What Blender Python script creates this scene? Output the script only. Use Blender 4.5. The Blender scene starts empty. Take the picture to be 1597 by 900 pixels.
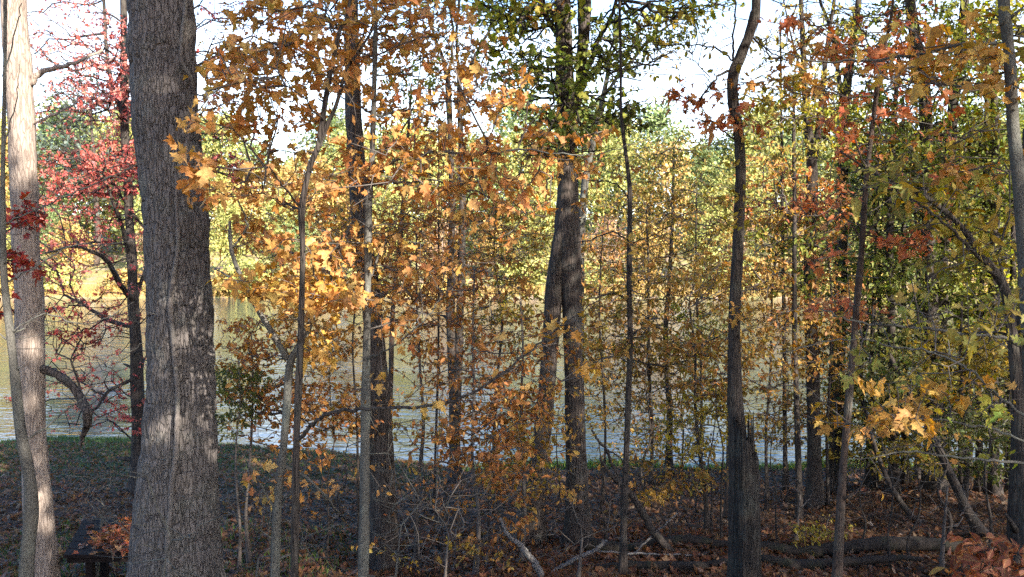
import bpy, math, random
import numpy as np
from mathutils import Vector, noise

rng = np.random.default_rng(11)
random.seed(11)
scene = bpy.context.scene
COL = scene.collection
F, CX, CY, HOR = 1250.0, 798.5, 450.0, 400.0
CAMZ = 5.6
PITCH = math.atan((CY - HOR) / F)
CP, SP = math.cos(PITCH), math.sin(PITCH)

# ------------------------------------------------------------------ placement
def at(px, py, d):
    """Point of the place seen at photo pixel (px, py) and lying d metres ahead of the camera."""
    a, b = (px - CX) / F, (CY - py) / F
    ry, rz = CP + b * SP, -SP + b * CP
    return np.array((a * d / ry, d, CAMZ + rz * d / ry))

PROF_T = [-300, -100, -10, 0, 5, 8, 10, 14, 18, 20.3, 21, 22, 26, 60, 100, 106.6, 108, 110, 125, 150, 200, 300, 700]
PROF_Z = [8, 6, 4.4, 4.0, 2.75, 2.05, 1.5, .95, .5, .24, .02, -.25, -1, -1.5, -1.3, -.4, .08, .55, 2.6, 7, 13, 20, 26]
def shore(x):
    t = np.clip(-np.asarray(x, float) / 12.0, 0, 1)
    return 21 + 3.1 * t * t * (3 - 2 * t) + 0.25 * np.sin(np.asarray(x) * 0.9) + 0.15 * np.sin(np.asarray(x) * 2.3 + 1)
def ground(x, y):
    x = np.asarray(x, float); y = np.asarray(y, float)
    far = y > 60
    wob = 1.2 * np.sin(x * 0.07 + 1) + 0.7 * np.sin(x * 0.19)
    t = np.where(far, y + np.where(y > 95, wob, 0), np.where(y > 0, y * 21 / shore(x), y))
    z = np.interp(t, PROF_T, PROF_Z)
    b = 0.035 * np.sin(x * 2.1 + y * 1.3) + 0.03 * np.sin(x * 4.3 - y * 3.1 + 2) + 0.05 * np.sin(x * .8 + 1.7) * np.sin(y * .9)
    b2 = 1.0 * np.sin(x * .045 + 2) * np.clip((y - 120) / 60, 0, 2)
    return z + np.where(y < 19, b, 0.3 * b) + b2
def solve_d(px, py):
    for d in np.arange(5, 26, 0.05):
        p = at(px, py, d)
        if p[2] <= ground(p[0], d): return float(d)
    return 24.0

# ------------------------------------------------------------------ mesh building
def raw_mesh(name, V, Q=None, T=None, uv=None, col=None, smooth=True):
    me = bpy.data.meshes.new(name)
    V = np.asarray(V, np.float32)
    nq = 0 if Q is None else len(Q); nt = 0 if T is None else len(T)
    me.vertices.add(len(V)); me.vertices.foreach_set('co', V.ravel())
    loops = []
    if nq: loops.append(np.asarray(Q, np.int32).ravel())
    if nt: loops.append(np.asarray(T, np.int32).ravel())
    L = np.concatenate(loops)
    me.loops.add(len(L)); me.loops.foreach_set('vertex_index', L)
    me.polygons.add(nq + nt)
    ls = np.concatenate([np.arange(nq) * 4, nq * 4 + np.arange(nt) * 3]).astype(np.int32)
    me.polygons.foreach_set('loop_start', ls)
    me.polygons.foreach_set('use_smooth', np.full(nq + nt, smooth))
    if uv is not None:
        u = me.uv_layers.new(name='UVMap'); u.data.foreach_set('uv', np.asarray(uv, np.float32)[L].ravel())
    if col is not None:
        a = me.attributes.new('leaf_color', 'FLOAT_COLOR', 'POINT')
        c = np.ones((len(V), 4), np.float32); c[:, :3] = col
        a.data.foreach_set('color', c.ravel())
    me.update(calc_edges=True); me.validate()
    return me

def link(name, me, mat=None, parent=None, loc=None):
    o = bpy.data.objects.new(name, me); COL.objects.link(o)
    if mat and me is not None: me.materials.append(mat)
    if parent: o.parent = parent
    if loc is not None: o.location = loc
    return o
def tag(o, label=None, cat=None, group=None, kind=None):
    for k, v in (('label', label), ('category', cat), ('group', group), ('kind', kind)):
        if v: o[k] = v
    return o
def thing(name, loc, label, cat, group=None):
    return tag(link(name, None, loc=loc), label, cat, group)

class MB:
    """Collects tubes, boxes and leaves."""
    def __init__(s): s.V, s.Q, s.T, s.U, s.C, s.n = [], [], [], [], [], 0
    def add(s, V, Q=None, T=None, U=None, C=None):
        if Q is not None and len(Q): s.Q.append(np.asarray(Q) + s.n)
        if T is not None and len(T): s.T.append(np.asarray(T) + s.n)
        s.V.append(V); s.n += len(V)
        if U is not None: s.U.append(U)
        if C is not None: s.C.append(C)
    def tube(s, P, R, sides=5, disp=None, cap=True):
        P = np.asarray(P, float); R = np.asarray(R, float); k = len(P)
        if k < 2: return
        T = np.gradient(P, axis=0); T /= np.linalg.norm(T, axis=1, keepdims=True) + 1e-9
        m = np.abs(T).mean(0); ref = np.zeros(3); ref[int(np.argmin(m))] = 1
        U = np.cross(T, ref); U /= np.linalg.norm(U, axis=1, keepdims=True) + 1e-9
        W = np.cross(T, U)
        th = np.arange(sides) / sides * 2 * np.pi
        rad = R[:, None] * np.ones(sides)
        if disp is not None: rad = disp(rad, th, P)
        V = P[:, None, :] + rad[..., None] * (np.cos(th)[None, :, None] * U[:, None, :] + np.sin(th)[None, :, None] * W[:, None, :])
        i = np.arange(k - 1)[:, None] * sides; j = np.arange(sides)[None, :]; j2 = (j + 1) % sides
        Q = np.stack([i + j, i + j2, i + sides + j2, i + sides + j], -1).reshape(-1, 4)
        V = V.reshape(-1, 3); Tn = None
        if cap:
            c0, c1 = len(V), len(V) + 1
            V = np.vstack([V, P[:1], P[-1:] + T[-1:] * R[-1] * .4])
            jj = np.arange(sides); j2 = (jj + 1) % sides
            Tn = np.vstack([np.stack([np.full(sides, c0), j2, jj], -1), np.stack([np.full(sides, c1), (k - 1) * sides + jj, (k - 1) * sides + j2], -1)])
        s.add(V, Q, Tn)
    def box(s, c, h, rz=0, rx=0):
        c = np.asarray(c, float); h = np.asarray(h, float)
        V = np.array([(x, y, z) for z in (-1, 1) for y in (-1, 1) for x in (-1, 1)], float) * h
        ca, sa = math.cos(rx), math.sin(rx); V = V @ np.array([(1, 0, 0), (0, ca, sa), (0, -sa, ca)])
        ca, sa = math.cos(rz), math.sin(rz); V = V @ np.array([(ca, sa, 0), (-sa, ca, 0), (0, 0, 1)])
        s.add(V + c, [(0, 2, 3, 1), (4, 5, 7, 6), (0, 1, 5, 4), (2, 6, 7, 3), (0, 4, 6, 2), (1, 3, 7, 5)])
    def build(s, name, mat, parent=None, off=(0, 0, 0), smooth=True, loc=None):
        if not s.V: return None
        V = np.vstack(s.V) - np.asarray(off)
        me = raw_mesh(name, V, np.vstack(s.Q) if s.Q else None, np.vstack(s.T) if s.T else None,
                      np.vstack(s.U) if s.U else None, np.vstack(s.C) if s.C else None, smooth)
        return link(name, me, mat, parent, loc)

# ------------------------------------------------------------------ materials
def node_mat(name):
    m = bpy.data.materials.new(name); m.use_nodes = True
    nt = m.node_tree; nt.nodes.clear()
    return m, nt
def N(nt, t, **kw):
    n = nt.nodes.new(t)
    for k, v in kw.items():
        if k.startswith('i_'):
            key = k[2:].replace('_', ' ')
            n.inputs[int(key) if key.isdigit() else key].default_value = v
        else: setattr(n, k, v)
    return n
def mixc(nt, fac, a, b, mode='MIX'):
    n = nt.nodes.new('ShaderNodeMix'); n.data_type = 'RGBA'; n.blend_type = mode
    for s, v in ((0, fac), (6, a), (7, b)):
        if hasattr(v, 'is_output'): nt.links.new(v, n.inputs[s])
        else: n.inputs[s].default_value = v if s == 0 else (*v, 1)
    return n.outputs[2]
def ramp(nt, x, stops):
    n = nt.nodes.new('ShaderNodeValToRGB'); e = n.color_ramp.elements
    while len(e) < len(stops): e.new(0.5)
    for el, (p, c) in zip(e, stops):
        el.position = p; el.color = (*c, 1) if len(c) == 3 else c
    nt.links.new(x, n.inputs[0]); return n.outputs[0]
def math_n(nt, op, a, b=None, clamp=False):
    n = nt.nodes.new('ShaderNodeMath'); n.operation = op; n.use_clamp = clamp
    for i, v in enumerate((a, b)):
        if v is None: continue
        if hasattr(v, 'is_output'): nt.links.new(v, n.inputs[i])
        else: n.inputs[i].default_value = v
    return n.outputs[0]

def leaf_material(name, trans=0.38, spots=True):
    m, nt = node_mat(name)
    at_ = N(nt, 'ShaderNodeAttribute', attribute_name='leaf_color')
    uv = N(nt, 'ShaderNodeUVMap')
    geo = N(nt, 'ShaderNodeNewGeometry')
    c = at_.outputs['Color']
    if spots:
        nz = N(nt, 'ShaderNodeTexNoise', i_Scale=55.0, i_Detail=3.0); nt.links.new(geo.outputs['Position'], nz.inputs['Vector'])
        c = mixc(nt, ramp(nt, nz.outputs['Fac'], [(.42, (0, 0, 0)), (.75, (.75, .75, .75))]), c, (.20, .085, .025))
        # midrib, a touch paler
        sx = N(nt, 'ShaderNodeSeparateXYZ'); nt.links.new(uv.outputs['UV'], sx.inputs[0])
        ax = math_n(nt, 'ABSOLUTE', math_n(nt, 'SUBTRACT', sx.outputs[0], .5))
        rib = math_n(nt, 'LESS_THAN', ax, .018)
        c = mixc(nt, math_n(nt, 'MULTIPLY', rib, .35), c, (.6, .42, .15))
    p = N(nt, 'ShaderNodeBsdfPrincipled', i_Roughness=.55)
    p.inputs['Specular IOR Level'].default_value = .25
    tr = N(nt, 'ShaderNodeBsdfTranslucent')
    sat = N(nt, 'ShaderNodeHueSaturation', i_Saturation=1.15, i_Value=1.1); nt.links.new(c, sat.inputs['Color'])
    nt.links.new(c, p.inputs['Base Color']); nt.links.new(sat.outputs[0], tr.inputs['Color'])
    mx = N(nt, 'ShaderNodeMixShader', i_0=trans)
    nt.links.new(p.outputs[0], mx.inputs[1]); nt.links.new(tr.outputs[0], mx.inputs[2])
    o = N(nt, 'ShaderNodeOutputMaterial'); nt.links.new(mx.outputs[0], o.inputs[0])
    return m

def bark_material(name, ridge, furrow, patch, scale=22, stretch=.2, bump=.6, lichen=(.17, .18, .15), lich=.35):
    m, nt = node_mat(name)
    tc = N(nt, 'ShaderNodeTexCoord')
    mp = N(nt, 'ShaderNodeMapping'); mp.inputs['Scale'].default_value = (1, 1, stretch)
    nt.links.new(tc.outputs['Object'], mp.inputs[0])
    dn = N(nt, 'ShaderNodeTexNoise', i_Scale=scale * .5, i_Detail=3.0); nt.links.new(mp.outputs[0], dn.inputs['Vector'])
    dv = N(nt, 'ShaderNodeVectorMath', operation='SCALE'); dv.inputs['Scale'].default_value = .09
    nt.links.new(dn.outputs['Color'], dv.inputs[0])
    av = N(nt, 'ShaderNodeVectorMath', operation='ADD'); nt.links.new(mp.outputs[0], av.inputs[0]); nt.links.new(dv.outputs[0], av.inputs[1])
    vo = N(nt, 'ShaderNodeTexVoronoi', feature='DISTANCE_TO_EDGE', i_Scale=float(scale)); nt.links.new(av.outputs[0], vo.inputs['Vector'])
    fn = N(nt, 'ShaderNodeTexNoise', i_Scale=scale * 2.5, i_Detail=6.0, i_Roughness=.65); nt.links.new(mp.outputs[0], fn.inputs['Vector'])
    big = N(nt, 'ShaderNodeTexNoise', i_Scale=4.5, i_Detail=6.0, i_Roughness=.6); nt.links.new(tc.outputs['Object'], big.inputs['Vector'])
    f = ramp(nt, vo.outputs['Distance'], [(.0, (0, 0, 0)), (.13, (1, 1, 1))])
    c = mixc(nt, f, furrow, ridge)
    c = mixc(nt, ramp(nt, fn.outputs['Fac'], [(.35, (0, 0, 0)), (.72, (.8, .8, .8))]), c, patch)
    c = mixc(nt, ramp(nt, big.outputs['Fac'], [(.5, (0, 0, 0)), (.72, (lich, lich, lich))]), c, lichen)
    h = math_n(nt, 'ADD', math_n(nt, 'MULTIPLY', f, .7), math_n(nt, 'MULTIPLY', fn.outputs['Fac'], .5))
    bp = N(nt, 'ShaderNodeBump', i_Strength=bump, i_Distance=.02); nt.links.new(h, bp.inputs['Height'])
    p = N(nt, 'ShaderNodeBsdfPrincipled', i_Roughness=.9); p.inputs['Specular IOR Level'].default_value = .15
    nt.links.new(c, p.inputs['Base Color']); nt.links.new(bp.outputs[0], p.inputs['Normal'])
    o = N(nt, 'ShaderNodeOutputMaterial'); nt.links.new(p.outputs[0], o.inputs[0])
    return m

def simple_mat(name, c1, c2, scale=8, rough=.8, stretch=(1, 1, 1), attr=False):
    m, nt = node_mat(name)
    tc = N(nt, 'ShaderNodeTexCoord'); mp = N(nt, 'ShaderNodeMapping'); mp.inputs['Scale'].default_value = stretch
    nt.links.new(tc.outputs['Object'], mp.inputs[0])
    nz = N(nt, 'ShaderNodeTexNoise', i_Scale=float(scale), i_Detail=6.0, i_Roughness=.6); nt.links.new(mp.outputs[0], nz.inputs['Vector'])
    c = mixc(nt, ramp(nt, nz.outputs['Fac'], [(.3, (0, 0, 0)), (.7, (1, 1, 1))]), c1, c2)
    if attr:
        a = N(nt, 'ShaderNodeAttribute', attribute_name='leaf_color')
        c = mixc(nt, ramp(nt, nz.outputs['Fac'], [(.3, (0, 0, 0)), (.7, (.35, .35, .35))]), a.outputs['Color'], c2)
    bp = N(nt, 'ShaderNodeBump', i_Strength=.3, i_Distance=.01); nt.links.new(nz.outputs['Fac'], bp.inputs['Height'])
    p = N(nt, 'ShaderNodeBsdfPrincipled', i_Roughness=rough)
    nt.links.new(c, p.inputs['Base Color']); nt.links.new(bp.outputs[0], p.inputs['Normal'])
    o = N(nt, 'ShaderNodeOutputMaterial'); nt.links.new(p.outputs[0], o.inputs[0])
    return m

LEAF = leaf_material('autumn_leaf', .46)
LEAF_FAR = leaf_material('distant_leaf', .3, False)
GRASS = leaf_material('grass_blade', .25, False)
B_RIDGE = bark_material('ridged_bark', (.108, .094, .088), (.045, .039, .037), (.15, .13, .118), 36, .22, .9)
B_OAK = bark_material('furrowed_bark', (.07, .055, .047), (.016, .013, .011), (.09, .072, .062), 30, .09, .9)
B_PALE = bark_material('pale_bark', (.29, .235, .195), (.12, .09, .075), (.20, .155, .125), 34, .14, .5, (.16, .125, .10), .65)
B_LOG = bark_material('damp_log_bark', (.03, .024, .021), (.010, .009, .008), (.045, .037, .032), 40, .4, .7, (.04, .05, .02), .4)
B_VINE = bark_material('vine_bark', (.125, .108, .098), (.07, .06, .054), (.15, .13, .118), 60, .3, .5)
B_GREY = bark_material('smooth_grey_bark', (.08, .074, .064), (.04, .037, .032), (.12, .113, .098), 60, .35, .5, (.19, .20, .165), .6)
B_DARK = bark_material('dark_bark', (.05, .04, .034), (.016, .013, .012), (.07, .056, .048), 32, .12, .8, (.11, .11, .085), .4)
B_RED = bark_material('reddish_bark', (.065, .045, .036), (.026, .019, .016), (.085, .06, .047), 40, .15, .6)
B_TWIG = bark_material('twig_bark', (.09, .075, .065), (.05, .04, .036), (.12, .10, .088), 60, .5, .2)
B_DEAD = bark_material('weathered_deadwood', (.17, .152, .14), (.06, .054, .05), (.21, .19, .175), 50, .06, .6)
B_SNAG = bark_material('rotten_snag_wood', (.04, .033, .029), (.012, .01, .009), (.065, .055, .047), 45, .035, 1.0)

# ------------------------------------------------------------------ leaves
def ease(a): return np.array(a, float)
_half = [(.14, -.05), (.36, .02), (.26, .15), (.33, .2), (.53, .42), (.40, .42), (.36, .5), (.17, .44), (.21, .62), (.27, .72), (.14, .74)]
_map = [(0, .0)] + _half + [(0, 1.0)] + [(-u, v) for u, v in _half[::-1]]
_oval = [(0, 0), (.17, .16), (.27, .38), (.25, .6), (.13, .84), (0, 1), (-.13, .84), (-.25, .6), (-.27, .38), (-.17, .16)]
_lh = [(.12, .08), (.34, .15), (.24, .28), (.46, .42), (.3, .52), (.42, .68), (.24, .78), (.18, .92)]
_lob = [(0, 0)] + _lh + [(0, 1)] + [(-u, v) for u, v in _lh[::-1]]
_spray = [(0, 0), (.3, .1), (.2, .35), (.5, .5), (.22, .62), (.3, .9), (0, 1), (-.33, .82), (-.2, .55), (-.5, .4), (-.2, .25)]
def template(outline, centre, petiole=0):
    V = [centre] + outline; n = len(outline)
    T = [(0, 1 + i, 1 + (i + 1) % n) for i in range(n)]
    if petiole:
        k = len(V); V = V + [(-.012, -petiole), (.012, -petiole), (0, .02)]; T.append((k, k + 1, k + 2))
    return np.array(V, float), np.array(T)
TPL = {'maple': template(_map, (0, .3), .45), 'oval': template(_oval, (0, .45), .12), 'lobed': template(_lob, (0, .45), .1),
       'spray': template(_spray, (0, .45))}
TPL['diamond'] = (np.array([(0, 0), (.3, .45), (0, 1), (-.3, .45)], float), np.array([(0, 1, 2), (0, 2, 3)]))

def add_leaves(mb, kind, P, AX, NO, S, C, curl=.25):
    """Leaves of one kind: base P, axis AX, face normal NO, length S, colour C."""
    tv, tt = TPL[kind]; n = len(P)
    if n == 0: return
    AX = AX / (np.linalg.norm(AX, axis=1, keepdims=True) + 1e-9)
    SX = np.cross(AX, NO); SX /= np.linalg.norm(SX, axis=1, keepdims=True) + 1e-9
    NO = np.cross(SX, AX)
    fold = rng.normal(.25, .3, n)[:, None]; cu = rng.normal(curl + .1, .42, n)[:, None]; tw = rng.normal(0, .35, n)[:, None]
    u, v = tv[:, 0][None], tv[:, 1][None]
    w = fold * np.abs(u) - cu * v * np.abs(v) + tw * u * v
    asp = rng.uniform(.8, 1.15, n)[:, None]
    V = P[:, None] + S[:, None, None] * ((u * asp)[..., None] * SX[:, None] + v[..., None] * AX[:, None] + w[..., None] * NO[:, None])
    T = (np.arange(n)[:, None, None] * len(tv) + tt[None]).reshape(-1, 3)
    U = np.tile(np.stack([tv[:, 0] + .5, tv[:, 1]], -1), (n, 1))
    mb.add(V.reshape(-1, 3), None, T, U, np.repeat(C, len(tv), axis=0))

PAL = {
 'orange': [(.62, .30, .10), (.64, .36, .11), (.58, .23, .08), (.64, .42, .14), (.60, .32, .12), (.50, .20, .06)],
 'gold': [(.62, .35, .08), (.64, .41, .11), (.56, .28, .06), (.62, .33, .10)],
 'rust': [(.42, .17, .055), (.48, .21, .065), (.30, .10, .035), (.54, .28, .08), (.40, .145, .05)],
 'red': [(.62, .13, .12), (.66, .21, .18), (.52, .08, .085), (.64, .27, .2), (.56, .10, .10)],
 'darkred': [(.28, .022, .03), (.2, .015, .022), (.36, .04, .035)],
 'coral': [(.60, .23, .10), (.56, .17, .08), (.62, .31, .13), (.52, .13, .07)],
 'redbrown': [(.20, .055, .035), (.25, .08, .045), (.13, .045, .03)],
 'green': [(.14, .22, .04), (.20, .26, .05), (.26, .29, .05), (.11, .17, .035)],
 'deepgreen': [(.05, .09, .02), (.07, .12, .025), (.045, .075, .022)],
 'limeg': [(.30, .34, .05), (.38, .39, .06), (.20, .27, .045), (.46, .40, .07)],
 'olive': [(.30, .25, .04), (.38, .29, .045), (.22, .20, .03), (.42, .27, .04)],
 'yolive': [(.34, .29, .07), (.24, .25, .06), (.18, .22, .05), (.40, .28, .06)],
 'mix': [(.26, .21, .05), (.38, .18, .045), (.26, .11, .035), (.42, .27, .06), (.18, .17, .035), (.34, .14, .04)],
 'warm': [(.44, .27, .06), (.42, .19, .05), (.32, .24, .06), (.46, .31, .08)],
 'pinkred': [(.66, .24, .20), (.68, .33, .26), (.62, .16, .16), (.60, .11, .11)],  # pale red, with the upper crown's sunlight put into the colour
 'farlime': [(.30, .31, .09), (.36, .335, .10), (.24, .27, .085), (.42, .36, .11)],
 'fargreen': [(.18, .225, .085), (.23, .26, .10), (.14, .19, .075)],
 'faramber': [(.39, .25, .08), (.44, .30, .09), (.34, .2, .08), (.38, .29, .09)],
 'farbrown': [(.33, .2, .12), (.39, .25, .14), (.28, .16, .1)],
 'fardark': [(.06, .08, .06), (.08, .10, .07), (.05, .065, .055)],
 'litter': [(0.120, 0.068, 0.046), (0.084, 0.048, 0.034), (0.152, 0.096, 0.068), (0.056, 0.034, 0.024), (0.200, 0.148, 0.116), (0.104, 0.056, 0.034), (0.176, 0.096, 0.048)],
 'litterred': [(0.160, 0.060, 0.036), (0.112, 0.042, 0.027), (0.200, 0.088, 0.048), (0.088, 0.032, 0.024), (0.176, 0.112, 0.076)],
}
def colours(pal, n, var=.18, bias=None):
    P = np.array(PAL[pal]); c = P[rng.integers(0, len(P), n)].copy()
    c = .65 * c + .35 * P[rng.integers(0, len(P), n)]
    return np.clip(c * rng.normal(1, var, (n, 1)) * rng.normal(1, .05, (n, 3)), .008, .8)

# ------------------------------------------------------------------ branching
def grow(init, targets, step, r0, sag=.0, expo=.42, reach=.35):
    """init: [(pos, radius)] of attachable wood; twigs are led to every target. Returns (chains, tip directions)."""
    n0 = len(init); nt_ = len(targets); cap = n0 + nt_ * 14 + 10
    pos = np.zeros((cap, 3)); par = np.full(cap, -1); pl = np.zeros(cap); dirs = np.zeros((cap, 3)); irad = np.full(cap, 9.0)
    for i, (p, r) in enumerate(init): pos[i] = p; irad[i] = r
    n = n0; tips = np.zeros(nt_, int)
    T = np.asarray(targets, float)
    dm = np.array([np.min(np.linalg.norm(pos[:n0] - t, axis=1)) for t in T])
    for k in np.argsort(dm):
        t = T[k]; dv = t - pos[:n]; dist = np.linalg.norm(dv, axis=1)
        cost = dist + reach * pl[:n] + .5 * np.maximum(0, -dv[:, 2] - .25 * dist)
        i = int(np.argmin(cost)); L = dist[i]
        m = int(min(12, max(1, round(L / step))))
        if i < n0:
            c = pos[i] + (t - pos[i]) * .45 + np.array((0, 0, .12 * L))
        else:
            c = pos[i] + dirs[i] * L * .45
        c = c + rng.normal(0, .07 * L, 3)
        prev = i
        for q in range(1, m + 1):
            s = q / m
            p = (1 - s) ** 2 * pos[i] + 2 * s * (1 - s) * c + s * s * t
            if q < m: p = p + rng.normal(0, .025 * L, 3)
            pos[n] = p; par[n] = prev; pl[n] = pl[prev] + L / m
            dd = p - pos[prev]; dirs[n] = dd / (np.linalg.norm(dd) + 1e-9); prev = n; n += 1
        tips[k] = n - 1
    cnt = np.zeros(n); cnt[tips] += 1
    for i in range(n - 1, n0 - 1, -1): cnt[par[i]] += cnt[i]
    rad = np.minimum(r0 * np.maximum(cnt, 1) ** expo, irad[:n])
    best = {}
    for i in range(n0, n):
        p = par[i]
        if p >= n0 and (p not in best or cnt[i] > cnt[best[p]]): best[p] = i
    chains = []
    for i in range(n0, n):
        p = par[i]
        if p < n0 or best[p] != i:
            ch = [p, i]
            while ch[-1] in best: ch.append(best[ch[-1]])
            rr = rad[ch].copy(); rr[0] = min(rad[p] if p >= n0 else irad[p] * .6, rr[1] * 1.25)
            chains.append((pos[ch], rr))
    return chains, pos[tips], dirs[tips]

def spline(pts, per=6):
    """Catmull-Rom through rows (x, y, z, r)."""
    P = np.asarray(pts, float)
    if len(P) < 3: per = max(per, 4)
    Q = np.vstack([2 * P[0] - P[1], P, 2 * P[-1] - P[-2]])
    out = []
    for i in range(1, len(Q) - 2):
        for s in np.arange(per) / per:
            a, b, c, d = Q[i - 1], Q[i], Q[i + 1], Q[i + 2]
            out.append(.5 * (2 * b + (c - a) * s + (2 * a - 5 * b + 4 * c - d) * s * s + (3 * b - a - 3 * c + d) * s ** 3))
    out.append(Q[-2]); return np.array(out)

def px_path(pts, d):
    out = []
    for p in pts:
        dd = d + (p[3] if len(p) > 3 else 0)
        q = at(p[0], p[1], dd); out.append((*q, max(.0012, p[2] * dd / F / 2)))
    return out

def bark_disp(amp, k=9, stretch=.2, lobes=0, base_z=None, seed=0):
    def f(rad, th, P):
        out = rad.copy()
        for i in range(len(P)):
            for j in range(len(th)):
                r = rad[i, j]
                x, y, z = math.cos(th[j]) * r, math.sin(th[j]) * r, P[i][2]
                v = noise.voronoi((x * k + seed, y * k, z * k * stretch))[0]
                e = min(1, (v[1] - v[0]) * 3.2)
                g = noise.noise((x * 4 + seed, y * 4, z * .9))
                out[i, j] = r + amp * (e - .6) + r * .07 * g
                if base_z is not None:
                    h = max(0, P[i][2] - base_z)
                    fl = math.exp(-h / .45)
                    out[i, j] += r * fl * (.16 + .42 * max(0, math.sin(th[j] * 5 + seed) * .6 + noise.noise((math.cos(th[j]) * 2, math.sin(th[j]) * 2, seed))))
        return out
    return f

def upper_crown(root, off, stem, d, bark, dx, dy, z0, z1, rad, n, pal):
    # unseen leader, boughs and foliage above the view, added to block overhead light
    a = np.array(px_path([stem[0]], d)[0]); tp = np.array((a[0] + dx * .5, a[1] + dy * .5, z1))
    S = spline([(*a[:3], a[3] * .72), (*(a[:3] * .5 + tp * .5 + np.array((.1, 0, 0))), a[3] * .5), (*tp, .02)], 8)
    mb = MB(); mb.tube(S[:, :3], S[:, 3], 10); mb.build('leader', bark, root, off)
    q = rng.normal(0, 1, (n, 3)); q /= np.linalg.norm(q, axis=1, keepdims=True)
    tg = np.array((a[0] + dx, a[1] + dy, (z0 + z1) / 2)) + q * np.array((rad, rad, (z1 - z0) / 2)) * rng.uniform(.1, 1, (n, 1)) ** .5
    ch, tips, td = grow([(p[:3], p[3] * .7) for p in S], tg, .6, .006)
    mb = MB(); [mb.tube(P, R, 4, cap=False) for P, R in ch]; mb.build('boughs', bark, root, off)
    m = len(tips) * 8; ii = np.repeat(np.arange(len(tips)), 8); mb = MB()
    add_leaves(mb, 'lobed', tips[ii] + rng.normal(0, .26, (m, 3)), rng.normal(0, 1, (m, 3)), np.array((0, 0, .7)) + rng.normal(0, .5, (m, 3)), rng.uniform(.14, .22, m), colours(pal, m))
    mb.build('upper_crown', LEAF, root, off)

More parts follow.
